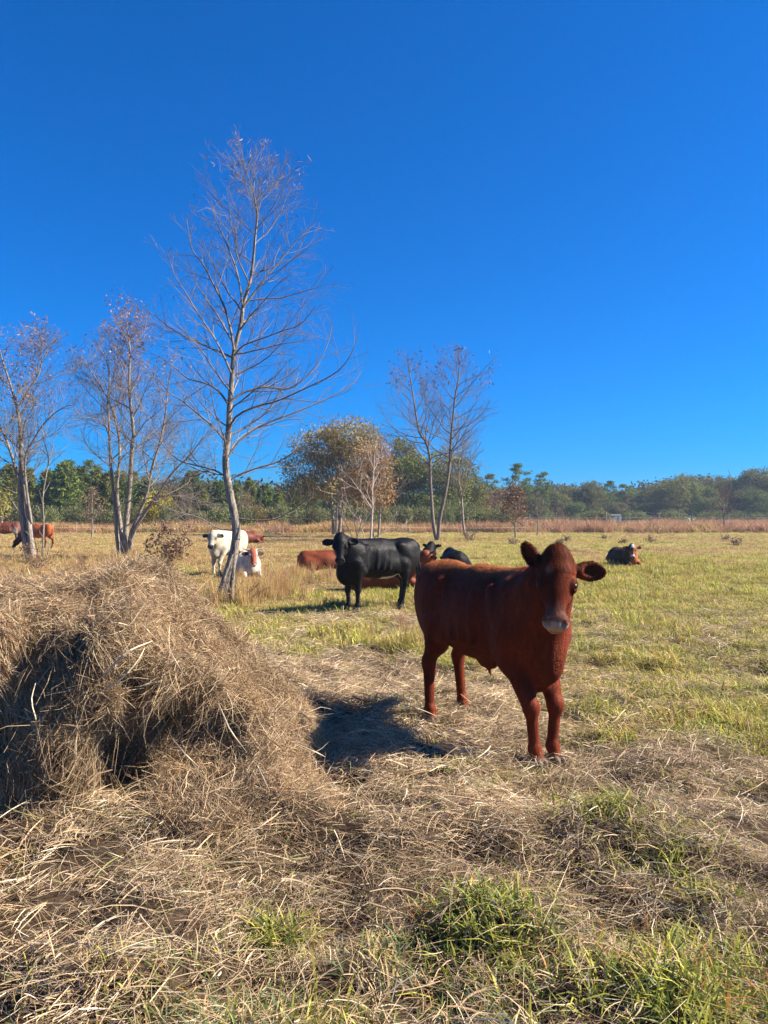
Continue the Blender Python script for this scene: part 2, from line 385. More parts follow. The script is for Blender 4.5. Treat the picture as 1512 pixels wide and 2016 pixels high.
# ---- tufts set out over the pasture
def tuft_object(name, n, spread, hgt, wid, lean, cols):
    V, Fq, c = blades(n, 0, 0, spread, hgt, wid, lean, cols, base=0)
    me_o = mesh_from(name, V, Fq, M_tuft, c); COL.objects.unlink(me_o); return me_o
def instancer(name, pts, rotz, scl, idx, sources, label, cat, tilt=.1):
    me = bpy.data.meshes.new(name); me.vertices.add(len(pts)); me.vertices.foreach_set('co', np.asarray(pts, np.float32).ravel())
    rot = np.stack([rng.normal(0, tilt, len(pts)), rng.normal(0, tilt, len(pts)), rotz], -1).astype(np.float32)
    a = me.attributes.new('rot', 'FLOAT_VECTOR', 'POINT'); a.data.foreach_set('vector', rot.ravel())
    a = me.attributes.new('scl', 'FLOAT_VECTOR', 'POINT'); a.data.foreach_set('vector', np.asarray(scl, np.float32).ravel())
    a = me.attributes.new('pick', 'INT', 'POINT'); a.data.foreach_set('value', np.asarray(idx, np.int32))
    o = bpy.data.objects.new(name, me); COL.objects.link(o)
    g = bpy.data.node_groups.new(name, 'GeometryNodeTree')
    g.interface.new_socket('Geometry', in_out='INPUT', socket_type='NodeSocketGeometry'); g.interface.new_socket('Geometry', in_out='OUTPUT', socket_type='NodeSocketGeometry')
    gi = g.nodes.new('NodeGroupInput'); go = g.nodes.new('NodeGroupOutput')
    jn = g.nodes.new('GeometryNodeJoinGeometry')
    def attr(nm, ty):
        a = g.nodes.new('GeometryNodeInputNamedAttribute'); a.data_type = ty; a.inputs['Name'].default_value = nm; return a.outputs['Attribute']
    rt = attr('rot', 'FLOAT_VECTOR'); sc = attr('scl', 'FLOAT_VECTOR'); pk = attr('pick', 'INT')
    for k, so in enumerate(sources):
        cmp_ = g.nodes.new('FunctionNodeCompare'); cmp_.data_type = 'INT'; cmp_.operation = 'EQUAL'
        g.links.new(pk, cmp_.inputs[2]); cmp_.inputs[3].default_value = k
        oi = g.nodes.new('GeometryNodeObjectInfo'); oi.inputs['Object'].default_value = so; oi.inputs['As Instance'].default_value = True
        ip = g.nodes.new('GeometryNodeInstanceOnPoints')
        g.links.new(gi.outputs[0], ip.inputs['Points']); g.links.new(cmp_.outputs[0], ip.inputs['Selection'])
        g.links.new(oi.outputs['Geometry'], ip.inputs['Instance']); g.links.new(rt, ip.inputs['Rotation']); g.links.new(sc, ip.inputs['Scale'])
        g.links.new(ip.outputs[0], jn.inputs[0])
    g.links.new(jn.outputs[0], go.inputs[0])
    md = o.modifiers.new('set_out', 'NODES'); md.node_group = g
    return tag(o, label, cat, kind='stuff')

T = []
for k in range(3): T.append(tuft_object('tuft_green', 46, .06, .115, .007, .95, [G_BR, G_YL, G_YL, G_TAN, G_DR]))
for k in range(3): T.append(tuft_object('tuft_mixed', 46, .07, .11, .0065, 1.1, [G_DR, G_YL, G_TAN, G_TAN, G_BR]))
for k in range(3): T.append(tuft_object('tuft_dry', 44, .08, .12, .0065, 1.1, [G_TAN, G_DR, G_DR, (.34, .28, .12), (.26, .16, .08)]))
for k in range(2): T.append(tuft_object('tuft_big_green', 70, .09, .20, .010, .8, [G_BR, G_YL, G_YL, G_DR, G_TAN]))
def pasture():
    P = []; 
    for y0, y1, dens, hs_ in ((5.2, 9, 85, .85), (9, 14, 60, .95), (14, 22, 34, 1.1), (22, 36, 16, 1.4), (36, 60, 7, 1.9), (60, 85, 3.2, 2.5)):
        A = 1.3*(y1**2-y0**2)/2; n = int(A*dens)
        y = np.sqrt(rng.uniform(y0**2, y1**2, n)); x = rng.uniform(-.65, .65, n)*y
        P.append(np.stack([x, y, np.full(n, hs_)], -1))
    P = np.concatenate(P); x, y, h0 = P.T
    keep = (rng.random(len(x)) > straw_mask(x, y)*1.05) | (rng.random(len(x)) < .06*(y > 5.5))
    keep &= ~((vn2(x*1.7, y*1.2, 77) < .25) & (rng.random(len(x)) < .6))
    keep &= ~((x < -.2) & (y < 5.6)) & ~(((x-.8)**2+(y-5.6)**2 < .35) & (rng.random(len(x)) < .7))
    # lying animals press the grass
    x, y, h0 = x[keep], y[keep], h0[keep]; n = len(x)
    g = green_at(x, y)+rng.normal(0, .12, n)
    idx = np.where(g > .56, rng.integers(0, 3, n), np.where(g > .36, rng.integers(3, 6, n), rng.integers(6, 9, n)))
    big = (g > .55) & (rng.random(n) < .12) & (y < 30); idx[big] = rng.integers(9, 11, big.sum())
    hv = (.55+.9*vn2(x*.8, y*.8, 71)**1.2)
    s = h0*rng.uniform(.7, 1.25, n)
    scl = np.stack([s, s, np.minimum(s, 1.25)*hv*(1.0+.1*(y > 20))], -1)
    pts = np.stack([x, y, gh(x, y)-.02], -1)
    instancer('pasture_grass', pts, rng.uniform(0, 6.28, n), scl, idx, T, 'short green and yellowed pasture grass over the whole field', 'grass', tilt=.12)
pasture()
# tall reddish broomsedge along the far fence and golden weeds
TB = []
for k in range(3): TB.append(tuft_object('tuft_sedge', 60, .16, 1.0, .018, .28, [(.30, .165, .10), (.36, .22, .14), (.27, .16, .10), (.38, .28, .17)]))
for k in range(2): TB.append(tuft_object('tuft_gold', 60, .16, .9, .017, .33, [(.48, .34, .16), (.38, .25, .11), (.34, .30, .12)]))
def sedge():
    n = 6500; y = rng.uniform(60, 112, n); x = rng.uniform(-.62, .62, n)*y
    edge = 68+6*vn2(x*.08, x*0, 81)+14*sst(0, -20, x)*0
    k = y > edge; x = x[k]; y = y[k]; n = len(x)
    red = rng.random(n) < (.35+.5*sst(-10, 10, x)+.25*(vn2(x*.1, y*.1, 83)-.5))
    idx = np.where(red, rng.integers(0, 3, n), rng.integers(3, 5, n))
    s = rng.uniform(.9, 1.5, n); scl = np.stack([s*1.5, s*1.5, s*.78*(.6+.8*vn2(x*.25, y*.25, 84))], -1)
    instancer('broomsedge', np.stack([x, y, gh(x, y)-.03], -1), rng.uniform(0, 6.28, n), scl, idx, TB, 'tall reddish brown broomsedge standing along the far fence', 'tall grass', tilt=.05)
sedge()
def gold():
    P = []
    for px, py, sx, sy, n, sc in ((500,1170,.45,.55,85,.50), (455,1190,.3,.3,34,.42), (560,1140,.9,1.2,55,.42), (250,1110,1.5,2,50,.42), (85,1110,.8,.8,34,.45), (320,1100,1.2,1.5,45,.42), (640,1150,.9,.9,22,.35), (30,1130,1.2,1.2,40,.35),(925,1068,.7,.7,10,.6),(790,1260,.25,.5,14,.3)):
        x, y = px_pos(px, py)
        P.append(np.stack([rng.normal(x, sx, n), rng.normal(y, sy, n), np.full(n, sc)], -1))
    P = np.concatenate(P); x, y, sc = P.T; n = len(x); s = sc*rng.uniform(.7, 1.25, n)
    idx = rng.choice([0, 3, 4, 4, 3], n)
    instancer('golden_weeds', np.stack([x, y, gh(x, y)-.02], -1), rng.uniform(0, 6.28, n), np.stack([s*.55, s*.55, s], -1), idx, TB, 'knee high golden brown weeds around the bare trees', 'tall grass', tilt=.1)
gold()

# ------------------------------------------------------------------ hay bale
def hay_bale():
    root = empty('hay_bale', (-1.5, 4.6, 0), 0, 'large torn round hay bale slumping into a loose heap, shaded hollow face', 'hay bale')
    h = .022; lo = np.array([-3.9, 3.45, -.10]); hi = np.array([.15, 5.9, 1.5])
    n = np.ceil((hi-lo)/h).astype(int)
    ax = [lo[i]+np.arange(n[i])*h for i in range(3)]
    X, Y, Z = np.meshgrid(*ax, indexing='ij')
    hx = np.interp(X, [-3.9, -3.3, -2.7, -2.2, -1.88, -1.6, -1.38, -1.22, -1.08, -.84, -.62, -.48, -.34, .1], [.98, 1.08, 1.10, 1.10, 1.13, 1.16, 1.07, .90, .77, .58, .36, .16, -.05, -.2])
    hx = hx+.05*(vn2(X*3, Y*3, 101)-.5)+.14*np.exp(-(((X+1.5)/.35)**2+((Y-4.95)/.35)**2))*.6
    hx = hx-.10*sst(4.6, 3.95, Y)*sst(-1.0, -1.6, X)
    d1 = (Z-hx)*.72
    yf = 3.98+.06*np.sin(X*5)+.10*(vn3(X*2.2, Y*0, Z*1.1, 103)-.5)+.16*(vn3(X*6, Y*0, Z*1.6, 104)-.5)
    yf = yf+.42*sst(-1.0, -.3, X)*sst(.1, .6, Z) - .20*sst(.55, 1.0, Z)*0
    d2 = yf-Y; yb = 5.35; d3 = Y-yb
    def smax(a, b, k): hh = np.clip(.5-.5*(b-a)/k, 0, 1); return b*(1-hh)+a*hh+k*hh*(1-hh)
    D = smax(smax(d1, d2, .20), d3, .25)
    def ell(cx, cy, cz, a, b, c):
        q = ((X-cx)/a)**2+((Y-cy)/b)**2+((Z-cz)/c)**2; return (np.sqrt(q)-1)*min(a, b, c)
    # hollows under the loose overhang
    D = smax(D, -ell(-1.05, 3.95, .42, .42, .50, .25), .07)
    D = smax(D, -ell(-1.45, 3.95, .24, .28, .46, .27), .07)
    D = smax(D, -ell(-2.3, 3.90, .35, .36, .20, .55), .08)
    D = smax(D, -ell(-1.30, 3.95, .74, .10, .2, .14), .05)
    D = smax(D, -ell(-1.95, 3.92, .93, .10, .2, .14), .05)
    def smin(a, b, k): hh = np.clip(.5+.5*(b-a)/k, 0, 1); return b*(1-hh)+a*hh-k*hh*(1-hh)
    D = smin(D, ell(-.86, 4.02, -.02, .46, .34, .29), .12)
    D = smin(D, ell(-1.62, 3.98, .40, .11, .15, .24), .06)
    D = smin(D, ell(-1.98, 4.0, .80, .11, .13, .30), .06)
    D = D+.10*(vn3(X*5, Y*5, Z*4, 105)-.5)+.065*(vn3(X*11, Y*11, Z*9, 106)-.5)
    for i in range(3):
        sl = [slice(None)]*3; sl[i] = 0; D[tuple(sl)] = .1; sl[i] = -1; D[tuple(sl)] = .1
    V, Q = surface_nets(D, lo, h)
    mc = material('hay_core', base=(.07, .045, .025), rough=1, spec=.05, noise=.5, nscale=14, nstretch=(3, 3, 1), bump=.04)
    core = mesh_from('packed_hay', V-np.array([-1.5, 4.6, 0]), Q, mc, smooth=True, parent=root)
    # strands laid over the surface
    A = V[Q]; nrm = np.cross(A[:, 2]-A[:, 0], A[:, 3]-A[:, 1]); ar = np.linalg.norm(nrm, axis=1); nrm = nrm/ar[:, None]
    cen = A.mean(1)
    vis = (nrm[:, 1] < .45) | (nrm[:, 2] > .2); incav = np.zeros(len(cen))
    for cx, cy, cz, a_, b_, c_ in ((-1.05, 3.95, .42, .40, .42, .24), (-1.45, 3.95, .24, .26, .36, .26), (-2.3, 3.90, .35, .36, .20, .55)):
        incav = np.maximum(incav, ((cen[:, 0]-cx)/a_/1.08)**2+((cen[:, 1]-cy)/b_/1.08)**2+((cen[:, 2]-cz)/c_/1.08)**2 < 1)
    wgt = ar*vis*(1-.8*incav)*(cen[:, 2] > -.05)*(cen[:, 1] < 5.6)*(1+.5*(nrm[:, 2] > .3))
    N = 230000; f = rng.choice(len(Q), N, p=wgt/wgt.sum())
    u = rng.random((N, 1)); v = rng.random((N, 1)); a = A[f]
    p = (a[:, 0]*(1-u)+a[:, 1]*u)*(1-v)+(a[:, 3]*(1-u)+a[:, 2]*u)*v; nn = nrm[f]
    grav = np.array([0, 0, -1.]); steep = 1-np.abs(nn[:, 2:3])
    fl = (vn3(p[:, 0]*2, p[:, 1]*2, p[:, 2]*2, 110)*2*pi+vn3(p[:, 0]*5, p[:, 1]*5, p[:, 2]*5, 111)*2)
    t1 = norm(np.cross(nn, np.array([.31, .2, .93]))); t2 = np.cross(nn, t1)
    rd = t1*np.cos(fl)[:, None]+t2*np.sin(fl)[:, None]+rng.normal(0, .55, (N, 3))
    slope = grav-nn*(nn@grav)[:, None]
    d = slope*(steep*1.05+.15)+rd*(.8-.15*steep); d = norm(d-nn*(d*nn).sum(1, keepdims=True)+nn*rng.normal(.03, .16, (N, 1)))
    L = rng.gamma(4, .045, N).clip(.06, .45); s = 6; t = np.linspace(0, 1, s)[None, :, None]
    side = norm(np.cross(d, nn)); bend = rng.normal(0, .35, (N, 1, 1)); bend2 = rng.normal(0, .15, (N, 1, 1))
    off = np.abs(rng.normal(.0, .018, (N, 1)))
    loose = (rng.random((N, 1, 1)) < .12)*rng.uniform(0, .5, (N, 1, 1))
    P = (p+nn*off)[:, None, :]+L[:, None, None]*(d[:, None, :]*(t-.4)+side[:, None, :]*bend*(t-.5)**2*2+nn[:, None, :]*(bend2*np.sin(t*6)*.25+loose*t**1.5))
    P = P+grav*L[:, None, None]*(loose*t**2*.9)
    kink = rng.normal(0, .012, (N, s, 3)); P = P+kink*np.minimum(L, .2)[:, None, None]*3
    rr = rng.uniform(0, pi, (N, 1)); Wd = side*np.cos(rr)+np.cross(side, d)*np.sin(rr)
    wd = rng.gamma(4, .00056, N).clip(.0013, .006); bg_ = rng.random(N) < .015; wd[bg_] *= 2
    wp = wd[:, None]*np.array([.7, 1, 1, .9, .7, .35])[None]
    Vs, Fq = ribbons(P, Wd, wp)
    tone = rng.random(N); c = np.array([.58, .43, .255])*(1-tone[:, None])+np.array([.26, .15, .08])*tone[:, None]
    pale = rng.random(N) < .10; c[pale] = np.array([.66, .54, .35])
    c = c*(.6+.55*rng.random(N))[:, None]*(.7+.5*vn3(p[:, 0]*4, p[:, 1]*4, p[:, 2]*4, 115))[:, None]
    mesh_from('loose_hay', Vs-np.array([-1.5, 4.6, 0]), Fq, M_hay, np.repeat(c, 2*s, 0), parent=root)
    # the long pale stalks lying on top
    st = []
    def stalk(pts, Yd, wdt):
        P = np.array([Wp(a, b, Yd+dy) for a, b, dy in pts]); st.append((catmull(P, 8), np.full(8, wdt)*np.array([.5, .8, 1, 1, 1, .9, .7, .4])))
    stalk([(202,1332,-.08), (250,1285,-.1), (300,1262,0)], 3.86, .0055)
    stalk([(186,1368,-.06), (240,1335,-.1), (272,1300,-.06), (285,1275,0)], 3.86, .0035)
    stalk([(270,1215,0), (290,1240,-.06), (312,1264,0)], 4.1, .003)
    stalk([(330,1270,0), (345,1300,-.05), (363,1331,0)], 3.95, .003)
    stalk([(205,1226,0), (230,1226,-.05), (255,1232,0)], 3.95, .003)
    stalk([(430,1385,0), (455,1440,-.1), (485,1480,0)], 4.05, .0045)
    stalk([(340,1455,0), (370,1490,-.1), (393,1511,0)], 3.8, .0035)
    stalk([(505,1505,0), (525,1545,-.1), (532,1560,0)], 3.85, .0035)
    stalk([(575,1460,0), (620,1480,-.05), (640,1490,0)], 4.2, .003)
    stalk([(70,1345,0), (62,1380,-.04), (72,1420,-.05), (68,1432,0)], 3.8, .0035)
    ms = material('stalk', base=(.55, .44, .28), rough=.5, spec=.4)
    for one in st:
        V, Fq = tubes([one], 4); mesh_from('pale_stalk', V-np.array([-1.5, 4.6, 0]), Fq, ms, parent=root)
hay_bale()
# ------------------------------------------------------------------ cattle
def head_frame(pos, yaw, pitch, roll=0.0, s=1.0):
    """columns: down the face, to the animal's left, out of the forehead"""
    Xh = np.array([cos(yaw)*cos(pitch), sin(yaw)*cos(pitch), -sin(pitch)])
    Zh = np.array([cos(yaw)*sin(pitch), sin(yaw)*sin(pitch), cos(pitch)])
    Yh = np.cross(Zh, Xh)
    Y2 = Yh*cos(roll)+Xh*sin(roll) if False else Yh
    if roll:   # turn about the axis out of the forehead
        X2 = Xh*cos(roll)+Yh*sin(roll); Y2 = -Xh*sin(roll)+Yh*cos(roll); Xh, Yh = X2, Y2
    return np.stack([Xh, Yh, Zh], 1), np.array(pos, float), s

def head_prims(Mh, O, s, ears, horns=None, k=.03):
    T = lambda p: O+Mh@(np.array(p, float)*s)
    q = lambda r: tuple(np.array(r)*s)
    P = [Ep(T((.075, 0, -.075)), q((.125, .112, .105)), Mh, k=.03),
         Ep(T((.16, 0, -.06)), q((.16, .112, .085)), Mh, k=.03),
         Cp(T((.12, 0, -.055)), T((.40, 0, -.055)), .088*s, .054*s, k=.04),
         Ep(T((.27, 0, -.03)), q((.17, .050, .035)), Mh, k=.03),
         Ep(T((.185, .100, -.030)), q((.055, .030, .036)), Mh, k=.02), Ep(T((.185, -.100, -.030)), q((.055, .030, .036)), Mh, k=.02),
         Ep(T((.19, .06, -.13)), q((.12, .045, .075)), Mh, k=.03), Ep(T((.19, -.06, -.13)), q((.12, .045, .075)), Mh, k=.03),
         Cp(T((.16, 0, -.15)), T((.41, 0, -.105)), .065*s, .042*s, k=.035),
         Ep(T((.43, 0, -.05)), q((.060, .076, .055)), Mh, k=.025),
         Ep(T((.435, .045, -.035)), q((.045, .034, .034)), Mh, k=.02), Ep(T((.435, -.045, -.035)), q((.045, .034, .034)), Mh, k=.02),
         Ep(T((.445, 0, -.105)), q((.040, .052, .030)), Mh, k=.012),
         Sp(T((.465, .048, -.010)), q((.028, .016, .022)), Mh, k=.008), Sp(T((.465, -.048, -.010)), q((.028, .016, .022)), Mh, k=.01),
         Ep(T((.0, 0, -.05)), q((.06, .055, .055)), Mh, k=.03)]
    for sx in (1, -1):
        P.append(Sp(T((.198, sx*.124, -.016)), q((.024, .016, .015)), Mh, k=.010))
    for sgn_, (bx, d, face, L, wd) in zip((1, -1), ears):
        # d: direction of the ear in the head frame, face: normal of its hollow side
        d = norm(np.array(d, float)); f = np.array(face, float); f = norm(f-d*(f@d)); sd = np.cross(f, d)
        Me = Mh@np.stack([d, sd, f], 1); b = np.array([bx, sgn_*.098, -.075])
        P.append(Cp(T(b), T(b+d*.06), .032*s, .026*s, k=.03))
        P.append(Ep(T(b+d*(.03+L*.5)), q((L*.56, wd, .017)), Me, k=.02))
        P.append(Ep(T(b+d*(.02+L*.28)), q((L*.34, wd*.72, .027)), Me, k=.02))
        P.append(Sp(T(b+d*(.04+L*.5)+f*.022), q((L*.42, wd*.72, .022)), Me, k=.012))
    if horns:
        for sgn_ in (1, -1):
            pts = catmull([(.0, sgn_*.07, -.03), (-.01, sgn_*.15, -.03), (-.06, sgn_*.22, .0), (-.14, sgn_*.23, .05)], 6)*horns
            for i in range(5): P.append(Cp(T(pts[i]), T(pts[i+1]), (.026-.0042*i)*s, (.022-.0042*i)*s, k=.008))
    return P

def standing_prims(front=((.60, .13), (.60, -.13)), rear=((-.56, .15), (-.70, -.15)), thin=1.0, belly=0.0, tail_z=.42, deep=0, cham=1.0):
    P = [Ep((.02, 0, .90), (.62, .255, .320+belly), k=.06), Ep((-.18, 0, .82), (.36, .235, .25+belly), k=.08),
         Ep((-.56, 0, 1.0), (.28, .225, .25), k=.08), Ep((-.66, .10, .95), (.17, .13, .28), k=.08), Ep((-.66, -.10, .95), (.17, .13, .28), k=.08),
         Ep((.50, 0, .90), (.27, .205, .35), k=.08), Ep((.47, .13, .90), (.19, .10, .30), k=.06), Ep((.47, -.13, .90), (.19, .10, .30), k=.06),
         Cp((-.66, 0, 1.175), (-.1, 0, 1.165), .07, .07, k=.09), Cp((-.1, 0, 1.165), (.50, 0, 1.19), .07, .075, k=.09),
         Ep((-.72, .10, .98), (.12, .115, .24), k=.07), Ep((-.72, -.10, .98), (.12, .115, .24), k=.07),
         Ep((-.80, .10, 1.10), (.04, .035, .045), k=.06), Ep((-.80, -.10, 1.10), (.04, .035, .045), k=.06),
         Sp((-.20, .30, 1.02), (.15, .06, .13), k=.07), Sp((-.20, -.30, 1.02), (.15, .06, .13), k=.07), Sp((.24, .29, .92), (.07, .05, .26), k=.07), Sp((.24, -.29, .92), (.07, .05, .26), k=.07), Ep((.70, 0, .74), (.12, .105, .20), k=.08), Cp((.70, 0, .66), (.45, 0, .56), .09, .08, k=.06)]
    for sg in (1, -1):   # shoulder blade, point of the shoulder, ribs, stifle and hip
        P += [Cp((.33, sg*.165, 1.10), (.52, sg*.195, .82), .055, .06, k=.045), Cp((.52, sg*.19, .84), (.40, sg*.165, .70), .07, .06, k=.045), Ep((.66, sg*.14, .84), (.07, .05, .07), k=.06),
              Ep((-.36, sg*.205, .76), (.09, .035, .11), k=.07), Cp((-.42, sg*.155, 1.09), (-.58, sg*.19, .92), .035, .05, k=.08), Sp((-.32, sg*.285, .98), (.10, .045, .12), k=.06), Sp((.29, sg*.29, .80), (.035, .05, .20), k=.05)]
        P += [Cp((.12-.13*j, sg*.20, 1.06), (.16-.13*j, sg*.245, .74), .020, .024, k=.035) for j in range(3)]
    for sgn_, (hx, hy) in zip((1, -1), front):
        ky = hy*.5+sgn_*.06
        P += [Cp((.56, sgn_*.13, .86), (.50, sgn_*.13, .66), .125, .095, k=.05), Cp((.50, sgn_*.125, .68), (hx-.01, ky, .385), .085*thin, .052*thin, k=.05),
              Ep((hx, ky, .375), (.052, .050, .062), k=.025), Cp((hx-.003, ky, .37), (hx-.005, hy, .13), .040*thin, .034*thin, k=.025),
              Ep((hx, hy, .115), (.045, .043, .045), k=.02), Cp((hx, hy, .11), (hx+.035, hy, .055), .036, .040, k=.02),
              Ep((hx+.045, hy+.021, .03), (.062, .027, .045), k=.008), Ep((hx+.045, hy-.021, .03), (.062, .027, .045), k=.008)]
    for sgn_, (hx, hy) in zip((1, -1), rear):
        ox = (hx+.60)*.6; hk = (hx-.065, hy*.7+sgn_*.045, .47)
        P += [Ep((-.56+ox*.3, sgn_*.150, .86), (.20, .10, .25), k=.06), Cp((-.50+ox*.5, sgn_*.16, .80), (-.545+ox*.8, sgn_*.15, .62), .125, .080, k=.05),
              Cp((-.57+ox*.8, sgn_*.15, .66), hk, .082, .047, k=.05), Ep(hk, (.055, .042, .065), k=.025), Cp((hk[0]-.02, hk[1], .50), (hk[0]+.005, hk[1], .44), .035, .042, k=.02),
              Cp(hk, (hx-.01, hy, .13), .045*thin, .035*thin, k=.03), Ep((hx, hy, .115), (.046, .043, .045), k=.02), Cp((hx, hy, .11), (hx+.035, hy, .055), .036, .040, k=.02),
              Ep((hx+.045, hy+.021, .03), (.060, .027, .045), k=.008), Ep((hx+.045, hy-.021, .03), (.060, .027, .045), k=.008)]
    P += [Cp((-.84, 0, 1.14), (-.885, 0, 1.0), .035, .026, k=.03), Cp((-.885, 0, 1.0), (-.895, .01, tail_z+.12), .026, .018, k=.01), Cp((-.895, .01, tail_z+.14), (-.90, .0, tail_z-.10), .022, .042, k=.015), Cp((-.90, 0, tail_z-.10), (-.90, 0, tail_z-.24), .042, .012, k=.01)]
    return P
def neck_prims(Mh, O, s, base=(.56, 0, .98), low=(.66, 0, .80), r=.20):
    T = lambda p: O+Mh@(np.array(p, float)*s)
    hb = T((.02, 0, -.13)); jb = T((.17, 0, -.18)); b = np.array(base); l = np.array(low)
    mid = (b+hb)/2; ml = (l+jb)/2
    return [Cp(b, mid, r, .155, k=.09), Cp(mid, hb, .155, .105, k=.08), Cp(l, ml, .13, .085, k=.09), Cp(ml, jb, .085, .055, k=.06),
            Cp((mid+ml)/2, (hb+jb)/2, .12, .085, k=.07), Cp((b+l)/2, (mid+ml)/2, .17, .12, k=.08), Cp(T((-.0, 0, -.10)), b+np.array([0, 0, .12]), .07, .09, k=.08)]
def lying_prims(legs=True):
    P = [Ep((-.05, 0, .33), (.66, .35, .32), k=.08), Ep((-.60, .03, .36), (.30, .33, .30), k=.08), Ep((.48, 0, .38), (.28, .24, .33), k=.08),
         Cp((-.70, 0, .58), (.50, 0, .62), .07, .08, k=.1), Ep((-.42, .13, .54), (.12, .06, .06), k=.10), Ep((-.42, -.13, .54), (.12, .06, .06), k=.10),
         Ep((.68, 0, .26), (.14, .15, .17), k=.08), Ep((-.45, .28, .20), (.32, .14, .20), k=.12), Ep((-.45, -.28, .20), (.32, .14, .20), k=.12)]
    for sg in (1, -1):
        P += [Cp((.62, sg*.18, .22), (.86, sg*.20, .09), .085, .055, k=.05), Cp((.86, sg*.20, .09), (.66, sg*.27, .05), .05, .04, k=.03), Ep((.62, sg*.28, .045), (.07, .045, .04), k=.02)]
    P += [Cp((-.40, .42, .10), (-.10, .48, .06), .07, .045, k=.05), Ep((.0, .49, .045), (.07, .04, .04), k=.02),
          Cp((-.84, 0, .50), (-.90, .12, .10), .035, .025, k=.03), Cp((-.90, .12, .10), (-.80, .3, .05), .03, .04, k=.02)]
    return P

def body_frame_cols(V, Mh, O, s): return (V-O)@Mh/s
def ear_default(fl=0.0): return ((.09, (-.05, 1, -.12+fl), (.3, -.05, 1), .17, .062), (.09, (-.05, -1, -.12+fl), (.3, .05, 1), .17, .062))

def coat_fur(V, Q, C, n, length, keepf=None, flow=None, width=None, var=.4):
    A = V[Q]; nr = np.cross(A[:, 2]-A[:, 0], A[:, 3]-A[:, 1]); ar = np.linalg.norm(nr, axis=1); nr /= np.maximum(ar, 1e-12)[:, None]
    wgt = ar.copy()
    if keepf is not None: wgt *= keepf(A.mean(1))
    f = rng.choice(len(Q), n, p=wgt/wgt.sum()); u = rng.random((n, 1)); v = rng.random((n, 1)); a = A[f]
    p = (a[:, 0]*(1-u)+a[:, 1]*u)*(1-v)+(a[:, 3]*(1-u)+a[:, 2]*u)*v; nn = nr[f]
    fl = np.array([-.55, 0, -1.0])+np.stack([.5*(vn3(*(p*5).T, 201)-.5), .7*(vn3(*(p*5).T, 202)-.5), 0*p[:, 0]], 1) if flow is None else flow(p)
    d = norm(fl-nn*(fl*nn).sum(1, keepdims=True)+rng.normal(0, .12, (n, 3))); d = norm(d+nn*rng.uniform(.08, .32, (n, 1)))
    L = length(p)*rng.uniform(.6, 1.3, n); sd = norm(np.cross(d, nn))
    w_ = (np.full(n, .0034) if width is None else width(p))*rng.uniform(.7, 1.4, n)
    P = np.stack([p-nn*.003, p+d*(L*.55)[:, None], p+(d-nn*.25)*L[:, None]], 1)
    Vf, Ff = ribbons(P, sd, w_[:, None]*np.array([1, .8, .15])[None])
    c = C[Q[f][:, 0]]*(rng.uniform(1-var, 1+var, n)*(.6+.8*vn3(p[:, 0]*38, p[:, 1]*38, p[:, 2]*9, 205)))[:, None]
    return Vf, Ff, np.repeat(c, 6, 0)

COAT = {}
def coat_mat(name, rough, spec, sheen, bump=.006, noise=.35):
    if name not in COAT: COAT[name] = material(name, vcol=True, rough=rough, spec=spec, sheen=sheen, noise=noise, nscale=45, nstretch=(1, 1, .22), bump=bump)
    return COAT[name]
def animal(name, label, cat, loc, heading, prims, hf, res, paint, mat, scale=1.0, group=None, eyes=True, fur=0, fur_len=None, eye_r=.021, smooth_it=0, furflow=None, furkeep=None, furwid=None):
    V, Q = sdf_mesh(prims, res, ground=0.0)
    Mh, O, s = hf; H = body_frame_cols(V, Mh, O, s)
    nzv = (vn3(V[:, 0]*9, V[:, 1]*9, V[:, 2]*9, 211)-.5)
    C = paint(V, H, nzv)
    root = empty(name, (loc[0], loc[1], float(gh(loc[0], loc[1]))-.035), heading, label, cat, group)
    root.scale = (scale,)*3
    sm = np.ones(len(Q), bool); faces = [Q]; VV = V; CC = C
    if fur:
        Vf, Ff, Cf = coat_fur(V, Q, C, fur, fur_len or (lambda p: np.full(len(p), .018)), flow=furflow, keepf=furkeep, width=furwid)
        faces = [np.concatenate([Q, Ff+len(V)])]; VV = np.concatenate([V, Vf]); CC = np.concatenate([C, Cf]); sm = np.concatenate([sm, np.zeros(len(Ff), bool)])
    mesh_from('body', VV, faces, mat, CC, smooth=sm, parent=root)
    if eyes:
        for sg in (1, -1):
            c = O+Mh@(np.array([.198, sg*.106, -.018])*s)
            bm_v = []; n1, n2 = 8, 12
            th = np.linspace(0, pi, n1)[:, None]; ph = (np.arange(n2)*2*pi/n2)[None]
            v = np.stack([np.sin(th)*np.cos(ph), np.sin(th)*np.sin(ph), np.cos(th)+0*ph], -1).reshape(-1, 3)*eye_r*s
            i = np.arange(n1-1)[:, None]*n2; j = np.arange(n2)[None]; j2 = (j+1) % n2
            f = np.stack([i+j, i+n2+j, i+n2+j2, i+j2], -1).reshape(-1, 4)
            mesh_from('eye', v+c, f, M_eye, smooth=True, parent=root)
    return root
M_eye = material('eye', base=(.012, .008, .006), rough=.3, spec=.3)

